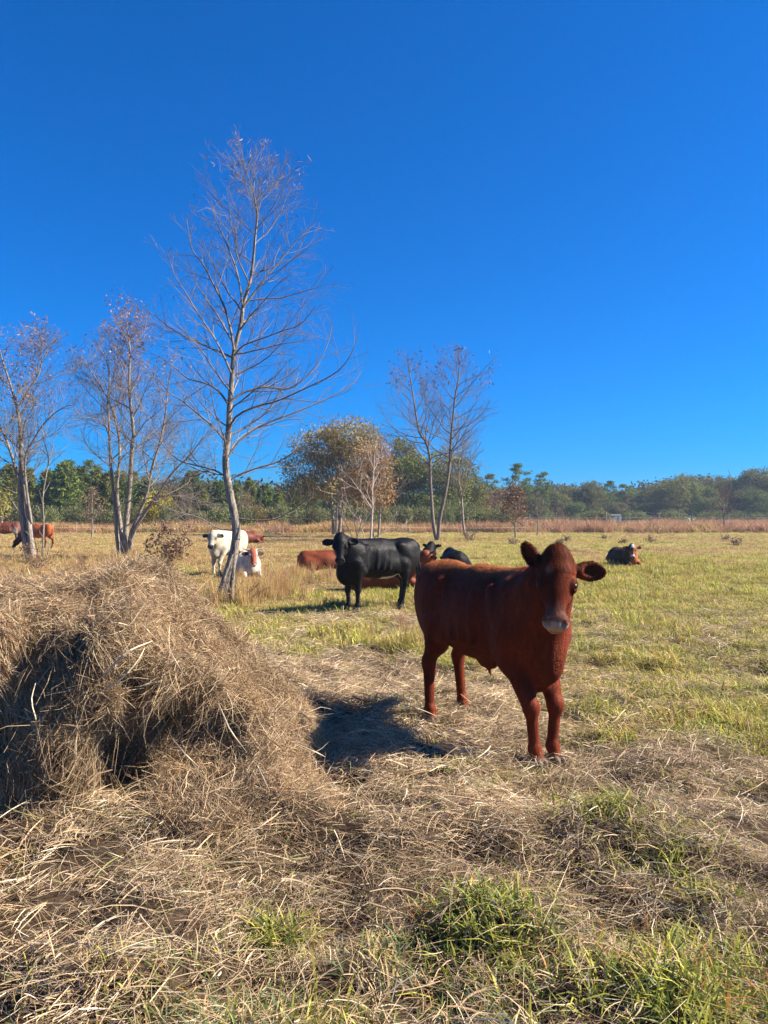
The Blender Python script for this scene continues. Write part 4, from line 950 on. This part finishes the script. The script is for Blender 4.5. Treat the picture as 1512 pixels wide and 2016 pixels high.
    st = [trace([(920, 1068), (913, 1040), (910, 1000), (908, 970), (903, 945), (903, 900), (899, 860), (903, 830)], Y, .09, .012, 24)]
    a, b, tips = bare_crown(st, [28], lambda t, az: np.interp(t, [.3, .5, 1], [3.0, 2.9, .8]), lambda t: R(55), lv2=7, lv3=5, up1=1.0, up2=.4, tw=.0075, start=.33, scale=2.2)
    st += [trace([(922, 1068), (935, 1050), (948, 1040)], Y, .04, .01, 10), trace([(918, 1070), (930, 1052), (932, 1035)], Y, .03, .01, 10)]
    tree_from('bare_tree', 'slender bare tree with low twigs beside the forked bare tree', 'tree', (st[0][0][0][0], Y, 0), st, a, b, twig=M_twigd, sides=7)

    # --- pale bare sapling with leaning stems in front of the orange tree
    Y = 40
    st = [trace([(729, 1085), (731, 1040), (733, 1000), (733, 960), (736, 920), (738, 880)], Y, .085, .02, 20)]
    for pts in ([(700, 1075), (690, 1050), (675, 1020), (660, 1000)], [(705, 1075), (700, 1040), (690, 1000), (672, 970)], [(722, 1075), (712, 1040), (700, 1010)], [(733, 1062), (750, 1050), (775, 1042), (800, 1032)], [(731, 1000), (715, 975), (700, 955), (690, 940)], [(700, 1070), (708, 1040), (722, 1010)]):
        st.append(trace(pts, Y-.5, .035, .01, 12, grounded=pts[0][1] > 1070))
    a, b, tips = bare_crown(st, [16, 3, 4, 3, 3, 4, 3], lambda t, az: 1.3, lambda t: R(45), lv2=5, lv3=4, tw=.0075, start=.3, scale=2.)
    tree_from('sapling', 'pale leafless sapling with leaning stems behind the back of the black cow', 'tree', (st[0][0][0][0], Y, 0), st, a, b, sides=6, bark=material('pale_bark', base=(.42, .34, .28), rough=.8), twig=material('pale_twig', base=(.40, .31, .25), rough=.8))

def small_bare(px, py, top, wpx, Y, label, leaf=None, lc=None, name='bare_tree', stems=1, pale=False, nl=18, lsz=.14, lper=3):
    b = Wp(px, py, Y); Ht = CAMH+(HZ-top)/F*Y; Wm = wpx/F*Y/2; st = []
    for k in range(stems):
        off = (k-(stems-1)/2)
        P = np.array([[b[0]+off*.1, Y, gh(b[0], Y)-.05], [b[0]+off*.2, Y, Ht*.3], [b[0]+off*.45, Y+off*.2, Ht*.65], [b[0]+off*.7, Y, Ht*.97]])+rng.normal(0, .05, (4, 3))*[1, 1, 0]
        r = .011*Ht+.03; C = catmull(P, 14); st.append((C, np.linspace(r/stems**.4, r*.12, 14)))
    a, bb, tips = bare_crown(st, nl, lambda t, az: np.interp(t, [.3, .55, 1], [Wm*1.15, Wm*1.15, Wm*.35]), lambda t: R(np.interp(t, [.3, 1], [60, 30])), lv2=7, lv3=4, up1=.6, up2=.3, tw=.00013*Y+.002, start=.30, scale=Y/26, fill=1.2)
    lf = None
    if leaf:
        tt = [tips[i] for i in rng.choice(len(tips), min(leaf, len(tips)), replace=False)]
        lf = leaves(tt, lper, .14, lsz, lsz*.5, lc)
    return tree_from(name, label, 'tree', (b[0], Y, 0), st, a, bb, lf, bark=M_bark if not pale else M_twig, twig=M_twigd, sides=6)

def mid_trees():
    small_bare(1015, 1060, 957, 62, 52, 'small round topped tree with dull brown leaves behind the ear of the calf', 900, [(.16, .08, .045), (.21, .11, .055), (.12, .09, .04)], name='round_tree', nl=26, lper=6, lsz=.18)
    small_bare(1058, 1055, 972, 56, 60, 'small dark bare tree next to the round brown leaved tree', nl=16)
    small_bare(1424, 1049, 950, 62, 72, 'bare grey tree standing alone in the reddish grass of the far side', stems=3, nl=14)
    small_bare(181, 1058, 962, 58, 56, 'small purplish bare tree in front of the dark pines', 160, [(.22, .12, .08)], nl=22)
    small_bare(1100, 1043, 990, 40, 85, 'low grey bare shrub tree before the shaded wood', stems=4, nl=8)
    small_bare(366, 1040, 965, 60, 80, 'low twiggy bare tree in front of the green pines beside the tallest tree', stems=3, nl=12)
    small_bare(480, 1040, 968, 55, 80, 'low brown twiggy tree right behind the trunk of the tallest tree', 200, [(.22, .15, .08)], stems=2, nl=12)
    small_bare(5, 1040, 965, 40, 68, 'young tree with bright yellow leaves at the very edge', 600, [(.42, .36, .04), (.36, .34, .05)], name='yellow_tree', nl=16, lper=7, lsz=.22, pale=True)
    # --- large olive tree and rust coloured tree beside it
    def leafy(base_px, Y, stems, blobs, cols, n, lsz, label, name, twigs=14, spread=.55):
        st = [trace(p, Y, r, r*.2, 18, dy=dy) for p, r, dy in stems]
        a, b, tips = bare_crown(st, twigs, lambda t, az: np.interp(t, [.3, .6, 1], [3.4, 3.2, 1.2]), lambda t: R(50), lv2=6, lv3=3, up1=.7, up2=.3, tw=.010, start=.30, scale=2.6)
        C = []; 
        for (px, py, rx, ry, dz, k) in blobs:
            c = Wp(px, py, Y+dz); v = norm(rng.normal(0, 1, (k, 3)))*(rng.uniform(.25, 1, (k, 1))**.45)*np.array([rx/F*Y, rx/F*Y*.9, ry/F*Y]); C.append(c+v)
        C = np.concatenate(C); lf = leaves(C, n, spread*.55, lsz, lsz*.42, cols, droop=.3)
        hgt = sst(CAMH, CAMH+9, lf[0][:, 2])[:, None]
        return tree_from(name, label, 'tree', (Wp(base_px, HZ, Y)[0], Y, 0), st, a, b, lf, bark=M_bark, twig=M_twigd, sides=7)
    leafy(665, 62, [([(656, 1052), (655, 1010), (650, 970), (640, 920), (620, 880)], .13, 1), ([(668, 1052), (672, 1010), (680, 960), (690, 900), (695, 850)], .14, 0), ([(662, 1050), (663, 1000), (664, 950), (660, 890)], .10, -1)],
          [(692, 862, 66, 36, 0, 210), (636, 882, 66, 38, 1, 180), (602, 925, 52, 40, 0, 100), (700, 905, 60, 40, 2, 200), (640, 950, 62, 30, 0, 120), (590, 965, 34, 26, 0, 50), (720, 950, 45, 34, 1, 110)],
          [(.24, .21, .07), (.29, .22, .08), (.20, .18, .06), (.31, .20, .08)], 22, .21, 'broad olive green tree rising on three stems behind the black cow', 'leafy_tree')
    leafy(738, 56, [([(745, 1050), (748, 1000), (745, 950), (735, 900)], .10, 0), ([(735, 1050), (728, 1000), (715, 950)], .08, .5)],
          [(735, 905, 42, 34, 0, 120), (715, 945, 44, 36, 0, 130), (750, 960, 30, 36, 0, 90), (690, 970, 30, 26, 0, 40), (730, 990, 36, 22, 0, 40)],
          [(.38, .21, .085), (.32, .18, .075), (.42, .28, .13), (.26, .18, .08)], 16, .17, 'rust coloured thin leaved tree in front of the broad olive tree', 'leafy_tree', twigs=20, spread=.45)

# ---- far tree kinds, each built once and copied
def far_broad(name, Hh, Wd_, cols, n_bl, per, lsz, seed, low=.08, lump=.28):
    r = np.random.default_rng(seed); root = empty(name, (0, 0, 0))
    tr = [(catmull(np.array([[0, 0, -.2], [.1, 0, Hh*.3], [-.1, .1, Hh*.6], [0, 0, Hh*.85]]), 10), np.linspace(.025*Hh, .006*Hh, 10))]
    for k in range(9):
        p, ax = at(tr[0][0], r.uniform(.25, .9)); b, br = grow(p, branch_dir(ax, k*2.4, R(50)), Wd_*.42, .010*Hh, .15, .1, 6); tr.append((b, br))
    V, Fq = tubes(tr, 5); mesh_from('trunk', V, Fq, M_barkd, smooth=True, parent=root)
    cen = []; cc = []
    K = 15
    for k in range(K):
        z = r.uniform(low+.12, .88); rad = Wd_*.5*math.sqrt(max(.08, 1-((z-.48)/.52)**2)); a = r.uniform(0, 6.28); q = r.uniform(.35, .78)
        c = np.array([cos(a)*rad*q, sin(a)*rad*q, z*Hh]); m = n_bl//K; s_ = lump*Wd_*r.uniform(.6, 1.1)
        v = norm(r.normal(0, 1, (m, 3)))*r.uniform(.5, 1, (m, 1))**.5*np.array([s_, s_, s_*.8]); cen.append(c+v)
    cen = np.concatenate(cen); cen = cen[cen[:, 2] > low*Hh]
    V, Fq, c = leaves(cen, per, lsz*.9, lsz, lsz*.5, cols, droop=.2)
    mesh_from('crown', V, Fq, M_far, c, parent=root); return root
def far_pine(name, Hh, Wd_, cols, seed, dense=True, bare=.1, lsz=.42):
    r = np.random.default_rng(seed); root = empty(name, (0, 0, 0)); tr = [(np.array([[0, 0, -.2], [.05, 0, Hh*.5], [0, 0, Hh]]), np.array([.02*Hh, .012*Hh, .02]))]
    cen = []; nW = 22 if dense else 8
    for k in range(nW):
        z = bare+(1-bare)*(k+.4*r.random())/nW; prof = (1-z)**.75*1.15+.06 if dense else [.75, 1, .7, .95, .6, .75, .5, .35][k]
        if dense: prof *= min(1, .55+z*1.2)
        nb = 8 if dense else r.integers(3, 5)
        for j in range(nb):
            a = r.uniform(0, 6.28); L = Wd_*.5*min(prof, 1)*r.uniform(.65, 1.1); zz = z*Hh
            p1 = np.array([cos(a)*L, sin(a)*L, zz+L*(.28 if dense else .12)]); tr.append((np.array([[0, 0, zz], p1*.5+np.array([0, 0, zz*.5-.02*L]), p1]), np.array([.03, .02, .01])*Hh*.1))
            for m in range(5 if dense else 5):
                t = (.35 if dense else .5)+(.65 if dense else .5)*m/4; cen.append(np.array([p1[0]*t, p1[1]*t, zz+(p1[2]-zz)*t])+r.normal(0, .10*L if not dense else .12, 3)*[1, 1, .3 if not dense else .5])
    V, Fq = tubes(tr, 4); mesh_from('trunk', V, Fq, M_barkd, smooth=True, parent=root)
    c_ = np.array(cen); per = 9 if dense else 16; c = np.repeat(c_, per, 0); n = len(c)
    d = norm(rng.normal(0, 1, (n, 3))+np.array([0, 0, .45])+.7*norm(c*[1, 1, 0]+1e-6)); sd = norm(np.cross(d, rng.normal(0, 1, (n, 3)))); l = lsz*rng.uniform(.6, 1.3, n)
    p = c+rng.normal(0, .12 if dense else .34, (n, 3))*[1, 1, 1 if dense else .55]; P = np.stack([p, p+d*l[:, None]*.6, p+d*l[:, None]], 1)
    V, Fq = ribbons(P, sd, (lsz*.32*rng.uniform(.6, 1.2, n))[:, None]*np.array([.6, 1, .2])[None])
    cc = np.array(cols)[rng.integers(0, len(cols), n)]*rng.uniform(.6, 1.4, n)[:, None]
    mesh_from('crown', V, Fq, M_far, np.repeat(cc, 6, 0), parent=root); return root

def treeline():
    G1 = [(0.087, 0.125, 0.029), (0.120, 0.150, 0.034), (0.164, 0.166, 0.043)]; G2 = [(0.120, 0.136, 0.034), (0.164, 0.161, 0.043), (0.207, 0.176, 0.058)]; G3 = [(0.196, 0.156, 0.048), (0.240, 0.176, 0.063), (0.164, 0.136, 0.043)]
    PN = [(0.076, 0.125, 0.029), (0.109, 0.156, 0.034), (0.152, 0.187, 0.043)]; PY = [(0.131, 0.172, 0.034), (0.186, 0.208, 0.043), (0.228, 0.218, 0.053)]
    K = {}
    K['pineA'] = (far_pine('pine_tree', 8, 5.4, PN, 1), 8, 5.4); K['pineB'] = (far_pine('pine_tree', 8, 4.8, PY, 2), 8, 4.8); K['pineC'] = (far_pine('pine_tree', 8, 6.0, PN, 3), 8, 6.)
    K['tallA'] = (far_pine('tall_pine_tree', 14, 7, PN, 4, dense=False, bare=.5, lsz=.5), 14, 7); K['tallB'] = (far_pine('tall_pine_tree', 14, 5.5, PN, 5, dense=False, bare=.5, lsz=.5), 14, 5.5)
    K['brA'] = (far_broad('broadleaf_tree', 12, 11, G1, 900, 14, .36, 6), 12, 11); K['brB'] = (far_broad('broadleaf_tree', 12, 10, G2, 900, 14, .36, 7), 12, 10)
    K['brC'] = (far_broad('broadleaf_tree', 12, 9, G3, 850, 13, .36, 8), 12, 9); K['brD'] = (far_broad('broadleaf_tree', 12, 12, G2, 900, 14, .38, 9, lump=.22), 12, 12)
    K['brown'] = (far_broad('brown_tree', 9, 8, [(.20, .11, .06), (.16, .10, .06), (.24, .15, .08)], 600, 6, .38, 10, lump=.25), 9, 8)
    K['yellow'] = (far_broad('yellow_tree', 7, 4.5, [(.42, .30, .03), (.30, .28, .04), (.36, .24, .03)], 420, 8, .3, 11, lump=.28), 7, 4.5)
    K['bush'] = (far_broad('bush', 2.6, 4.4, [(.15, .17, .06), (.2, .19, .08), (.12, .14, .05)], 330, 7, .24, 12, low=.0, lump=.3), 2.6, 4.4)
    used = set()
    def put(kind, px, top, Y, label, group=None, wpx=None):
        proto, Hh, Wd_ = K[kind]; Ht = CAMH+(HZ-top)/F*Y; sz = Ht/Hh; sx = sz if wpx is None else (wpx/F*Y)/Wd_
        x = (px-756)/F*Y; sc = (sx, sx, sz); rz = rng.uniform(0, 6.28)
        if kind in used: o = copy_tree(proto, (x, Y, 0), rz, sc, label, group or ''); o['category'] = 'bush' if kind == 'bush' else 'tree'
        else:
            used.add(kind); o = proto; o.location = (x, Y, 0); o.rotation_euler = (0, 0, rz); o.scale = sc; o['label'] = label; o['category'] = 'bush' if kind == 'bush' else 'tree'
        if group: o['group'] = group
        elif 'group' in o: del o['group']
        return o
    gp = 'pines in the close dark row beyond the field'; lp = 'dark green bushy pine in the close row beyond the field'
    for px, top, Y, kd in ((-60, 925, 84, 'pineA'), (-20, 925, 88, 'pineC'), (18, 918, 92, 'pineB'), (55, 925, 95, 'pineB'), (95, 928, 90, 'pineA'), (128, 913, 88, 'pineC'), (158, 922, 94, 'pineA'), (190, 926, 98, 'pineB'), (212, 932, 90, 'pineB'), (238, 930, 92, 'pineA'), (262, 932, 95, 'pineB'), (288, 940, 90, 'pineA'), (350, 962, 92, 'pineB'), (378, 930, 96, 'pineC'), (396, 955, 92, 'pineB'), (432, 950, 98, 'pineA'), (462, 955, 92, 'pineC'), (492, 948, 96, 'pineB'), (522, 955, 90, 'pineA'), (548, 972, 88, 'pineB'), (580, 965, 94, 'pineA'), (620, 975, 95, 'pineC')):
        put(kd, px, top, Y, lp, gp)
    put('tallA', 183, 905, 130, 'round headed pine showing above the dark row of pines'); put('tallB', 352, 945, 130, 'distant pine top in the gap beside the yellow tree')
    put('tallA', 128, 905, 125, 'second round headed pine rising above the dark row', wpx=70); put('brA', 305, 940, 140, 'dim broadleaf tree behind the yellow tree', wpx=90)
    put('yellow', 309, 952, 80, 'slim tree turned golden yellow among the dark pines')
    put('brC', 335, 985, 86, 'olive brown leafy tree beside the golden yellow tree', wpx=60); put('brC', 492, 985, 84, 'brownish leafy tree among the pines behind the small far cow', wpx=60)
    put('brB', 800, 868, 100, 'tall grey green tree rising beside the great rounded tree', wpx=100); put('brA', 845, 880, 96, 'great rounded dark green tree behind the forked bare tree', wpx=170)
    put('brD', 912, 940, 104, 'lower olive tree on the shoulder of the great rounded tree', wpx=110)
    put('brA', 560, 985, 100, 'dark leafy tree low behind the broad olive tree', wpx=80); put('brA', 700, 935, 110, 'dark leafy tree hidden behind the rust coloured tree', wpx=150); put('brB', 760, 960, 100, 'grey green leafy tree between the rust coloured and the great rounded tree', wpx=80)
    put('brown', 985, 965, 120, 'dull brown tree just beside the small round topped tree', wpx=60); put('brown', 950, 972, 118, 'red brown thicket tree below the pale far pine', wpx=52); put('brC', 930, 975, 116, 'olive brown thicket tree by the slender bare tree', wpx=60)
    put('tallB', 966, 932, 150, 'pine with an open crown above the brown thicket'); put('tallA', 1022, 912, 140, 'tall flat topped pine towering over the small round brown tree'); put('tallB', 1068, 928, 150, 'narrow tall pine next to the flat topped pine')
    gb = 'broadleaf trees of the far hazy wood'; lb = 'dark broadleaf tree in the hazy far wood across the field'
    for px, top, Y, kd, wp_ in ((1000, 975, 150, 'brC', 80), (1045, 970, 150, 'brA', 90), (1090, 962, 158, 'brD', 90), (1125, 958, 165, 'brB', 80), (1190, 962, 175, 'brA', 85), (1232, 972, 178, 'brC', 90), (1268, 960, 180, 'brA', 90), (1296, 955, 175, 'brB', 80), (1362, 936, 175, 'brD', 80), (1385, 950, 165, 'brA', 70), (1420, 938, 178, 'brB', 90), (1452, 932, 175, 'brA', 100), (1492, 926, 172, 'brD', 110), (1530, 928, 170, 'brA', 110), (1575, 922, 172, 'brB', 110), (1478, 955, 160, 'brA', 80), (1395, 975, 155, 'brA', 70), (1130, 985, 150, 'brA', 60), (1215, 990, 168, 'brD', 60), (1275, 985, 165, 'brA', 80), (1060, 992, 150, 'brA', 60), (1510, 965, 155, 'brA', 80)):
        put(kd, px, top, Y, lb, gb, wp_)
    put('brD', 1152, 950, 160, 'rounded tree with a yellowing side in the far wood', wpx=82); put('brA', 1338, 940, 165, 'highest dark crown in the middle of the far wood', wpx=100); put('brB', 1318, 944, 158, 'sunlit olive tree in front of the highest dark crown', wpx=80)
    put('tallA', 1196, 946, 172, 'spindly open tree between the yellowing tree and the trailer', wpx=44); put('tallB', 1233, 952, 176, 'sparse open crowned tree above the white trailer', wpx=50)
    gs = 'low bushes at the foot of the trees'; ls = 'low grey green bush at the foot of the trees'
    for px in list(range(-40, 700, 31))+list(range(720, 1000, 27)):
        put('bush', px+rng.uniform(-8, 8), 1000+rng.uniform(-6, 9), 80+rng.uniform(-3, 8), ls, gs, wpx=rng.uniform(34, 60))
    for px, wp_ in ((1173, 60), (1180, 40), (1320, 46), (1330, 40), (1453, 40), (1495, 40), (1085, 44), (975, 50), (1010, 40), (1250, 50), (1395, 44)):
        put('bush', px, 1010+rng.uniform(-3, 4), 125, 'low olive bush standing by the far fence', 'bushes by the far fence', wpx=wp_)
    # the mass of the wood behind the trees one can tell apart
    n = 26000; x = rng.uniform(-125, 150, n); y = np.where(x < 20, 128, 196)+rng.uniform(-8, 8, n)
    top = np.where(x < 20, 5.6, 8.3)+2.4*(vn2(x*.12, y*0, 91)-.5)*2; z = top*rng.random(n)**.7
    V, Fq, c = leaves(np.stack([x, y, z], 1), 4, .8, .7, .4, [(.06, .085, .03), (.08, .095, .035), (.10, .10, .045)])
    tag(mesh_from('far_wood', V, Fq, M_far, c), 'dense dark wood closing the view behind the field', 'wood', kind='stuff')
bare_trees(); mid_trees(); treeline()

# ------------------------------------------------------------------ shrubs and weeds in the pasture
def shrub(px, py, Y, Ht, Wd_, n_st, nleaf, cols, label, lsz, name='shrub', group=None, tw=.004):
    x = (px-756)/F*Y; b = np.array([x, Y, float(gh(x, Y))]); st = []; thin = []; pts = []
    for k in range(n_st):
        d = norm(np.array([rng.normal(0, .55*Wd_/Ht), rng.normal(0, .45*Wd_/Ht), 1])); p, r = grow(b+rng.normal(0, .05, 3)*[1, 1, 0], d, Ht*rng.uniform(.7, 1.15), tw*1.8, .2, .3, 7, r1=tw); st.append((p, r))
        for j in range(5):
            q, ax = at(p, rng.uniform(.25, .98)); e, er = grow(q, branch_dir(ax, rng.uniform(0, 6), R(45)), Ht*rng.uniform(.15, .4), tw, .1, .4, 4); thin.append((e, er)); pts += [e[-1], e[2], e[1]]
    root = empty(name, b, 0, label, 'shrub', group)
    V, Fq = tubes([(p-b, r) for p, r in st], 4); V2, F2 = tubes([(p-b, r) for p, r in thin], 3)
    mesh_from('stem', np.concatenate([V, V2]), np.concatenate([Fq, F2+len(V)]), M_twigd, smooth=True, parent=root)
    pts = [pts[i] for i in rng.integers(0, len(pts), nleaf)]
    V, Fq, c = leaves(pts, 2, .05+lsz*.3, lsz, lsz*.6, cols); mesh_from('foliage', V-b, Fq, M_leaf, c, parent=root)
dry = [(.20, .12, .07), (.30, .20, .12), (.12, .07, .045)]
shrub(325, 1108, 24, 1.25, 1.4, 16, 420, dry, 'dry leafy brown shrub between the multi stemmed tree and the white cow', .10)
for px, py, hh in ((1115, 1062, .55), (1225, 1068, .45), (1280, 1066, .5), (1190, 1058, .4), (1430, 1060, .55), (1448, 1072, .6), (1100, 1068, .4), (1013, 1068, .5)):
    shrub(px, py+4, gY(py+4), hh*.7, hh*1.1, 10, 70, [(.16, .11, .07), (.22, .15, .09)], 'small dark brown weed clump in the open pasture', .08, name='weed', group='dark weed clumps in the open pasture', tw=.008)
shrub(70, 1128, 22.5, .8, 1.2, 12, 160, dry, 'twiggy dry weed at the foot of the twin trunked tree', .06)
shrub(462, 1190, 13.9, .55, .7, 14, 30, dry, 'dead twigs tangled at the foot of the tallest bare tree', .04)
shrub(930, 1066, 47, 1.1, 1.6, 12, 60, dry, 'bare twiggy bush at the foot of the slender tree', .08, tw=.009)

# ------------------------------------------------------------------ fences, trailer, shed
def post(px, Y, Ht, r, mat, label, group):
    x = (px-756)/F*Y; z0 = float(gh(x, Y)); P = np.array([[0, 0, -.2], [.02, 0, Ht*.5], [0, 0, Ht-.02], [0, 0, Ht]]); P[1:, :2] += rng.normal(0, .015, 2)
    V, Fq = tubes([(P, np.array([r, r, r*.95, r*.55]))], 7); c = len(V); V = np.vstack([V, [P[-1]]]); 
    o = mesh_from('fence_post', V, Fq, mat, smooth=False); o.location = (x, Y, z0); tag(o, label, 'fence post', group); return o
def fences():
    mw = material('old_post', base=(.24, .21, .18), rough=.9, noise=.3, nscale=4); mp = material('white_post', base=(.42, .40, .34), rough=.6)
    Y = 64
    for px in (3, 150, 420, 555, 800, 1035): post(px, Y, 1.1, .016 if px != 3 else .05, mp, 'thin white fence post carrying the pale rope' if px != 3 else 'pale fence post at the very edge beside the maroon cow', 'posts of the rope fence' if px != 3 else None)
    xs_ = [(p-756)/F*Y for p in (-120, 3, 150, 420, 555, 800, 1035)]; pts = []
    for a, b in zip(xs_[:-1], xs_[1:]):
        for t in np.linspace(0, 1, 9)[:-1]: pts.append([a+(b-a)*t, Y-.04, .62-.06*4*t*(1-t)+.0])
    pts.append([xs_[-1], Y-.04, .6]); P = np.array(pts)
    V, Fq = tubes([(P, np.full(len(P), .009))], 5)
    tag(mesh_from('fence_rope', V, Fq, material('rope', base=(.78, .72, .42), rough=.5)), 'thin pale yellow electric rope strung low across the far field', 'fence rope')
    Y = 120; k = 0
    for px in range(905, 1512, 33):
        post(px+rng.uniform(-6, 6), Y+rng.uniform(-2, 2), rng.uniform(1.5, 2.0), .075, mw, 'weathered wooden post of the far field fence', 'wooden posts of the far field fence')
    post(1193, 100, 2.1, .09, mw, 'lone taller grey wooden post in the reddish grass', None)
    for z in (1.25, .8):
        P = np.array([[x, Y, z+.03*sin(x)] for x in np.linspace(8, 64, 24)]); V, Fq = tubes([(P, np.full(24, .012))], 3)
        tag(mesh_from('fence_wire', V, Fq, material('wire', base=(.3, .3, .3), rough=.5)), ('upper' if z > 1 else 'lower')+' wire of the wooden post fence', 'fence wire')
fences()
def prism(pts, y0, y1):   # an outline in x, z drawn out along y
    n = len(pts); V = np.array([[a, y0, b] for a, b in pts]+[[a, y1, b] for a, b in pts]); i = np.arange(n); j = (i+1) % n
    return V, np.stack([i, j, j+n, i+n], 1), [list(range(n))[::-1], list(range(n, 2*n))]
def solid(name, pts, y0, y1, mat, parent):
    import bmesh
    bm = bmesh.new(); V, Qs, caps = prism(pts, y0, y1); vs_ = [bm.verts.new(v) for v in V]
    for q in Qs.tolist()+caps: bm.faces.new([vs_[i] for i in q])
    bmesh.ops.recalc_face_normals(bm, faces=bm.faces); bmesh.ops.bevel(bm, geom=bm.edges[:], offset=.04, segments=1, affect='EDGES')
    me = bpy.data.meshes.new(name); bm.to_mesh(me); bm.free(); me.materials.append(mat); o = bpy.data.objects.new(name, me); COL.objects.link(o); o.parent = parent; return o
def far_things():
    Y = 140; x = (1207-756)/F*Y
    r = empty('camper_trailer', (x, Y, 0), 0, 'small white camper trailer parked in the shade under the far trees', 'trailer')
    wm = material('trailer_white', base=(.5, .51, .53), rough=.5); dk = material('dark_glass', base=(.03, .035, .04), rough=.2); gm = material('trailer_grey', base=(.25, .25, .26), rough=.6)
    solid('body', [(-1.5, .7), (1.5, .7), (1.6, 1.5), (1.35, 2.25), (-1.3, 2.3), (-1.6, 1.6)], -1, 1, wm, r)
    solid('window', [(-.9, 1.45), (.2, 1.45), (.2, 1.9), (-.9, 1.9)], -1.06, -.98, dk, r); solid('door', [(.55, .85), (1.05, .85), (1.05, 2.0), (.55, 2.0)], -1.05, -.98, gm, r)
    for sx in (-.35, .35):
        a = np.arange(14)*2*pi/14; solid('wheel', [(sx+.3*cos(t), .3+.3*sin(t)) for t in a], -1.0, -.8, dk, r)
    solid('tow_bar', [(1.5, .55), (2.4, .45), (2.4, .55), (1.5, .7)], -.1, .1, gm, r)
    r.scale = (.8, .8, .8)
    Y = 150; x = (1268-756)/F*Y; r = empty('shed', (x, Y, 0), 0, 'low brown field shed with a dark roof under the far wood', 'shed')
    br = material('shed_wall', base=(.16, .09, .07), rough=.9, noise=.2, nscale=3); rf = material('shed_roof', base=(.04, .042, .05), rough=.9)
    solid('wall', [(-2.4, 0), (2.4, 0), (2.4, 1.7), (-2.4, 1.7)], -1.6, 1.6, br, r); solid('roof', [(-2.7, 1.65), (0, 2.15), (2.7, 1.65), (2.7, 1.75), (0, 2.26), (-2.7, 1.75)], -1.9, 1.9, rf, r)
    solid('door', [(-.6, .05), (.5, .05), (.5, 1.7), (-.6, 1.7)], -1.65, -1.57, dk, r)
far_things()

# ------------------------------------------------------------------ the air
def haze():
    x0, x1, y0, y1, z0, z1 = -1600, 1600, -30, 1640, -1.2, 24
    V = np.array([[x, y, z] for x in (x0, x1) for y in (y0, y1) for z in (z0, z1)]); Fq = [[0, 1, 3, 2], [4, 6, 7, 5], [0, 4, 5, 1], [2, 3, 7, 6], [0, 2, 6, 4], [1, 5, 7, 3]]
    m = bpy.data.materials.new('air'); m.use_nodes = True; t = m.node_tree; t.nodes.clear()
    out = t.nodes.new('ShaderNodeOutputMaterial'); v = t.nodes.new('ShaderNodeVolumePrincipled'); v.inputs['Color'].default_value = (.55, .72, 1, 1); v.inputs['Density'].default_value = HAZE
    v.inputs['Anisotropy'].default_value = .2; t.links.new(v.outputs[0], out.inputs['Volume'])
    tag(mesh_from('haze', V, np.array(Fq), m), kind='stuff')
HAZE = .00042
if HAZE: haze()
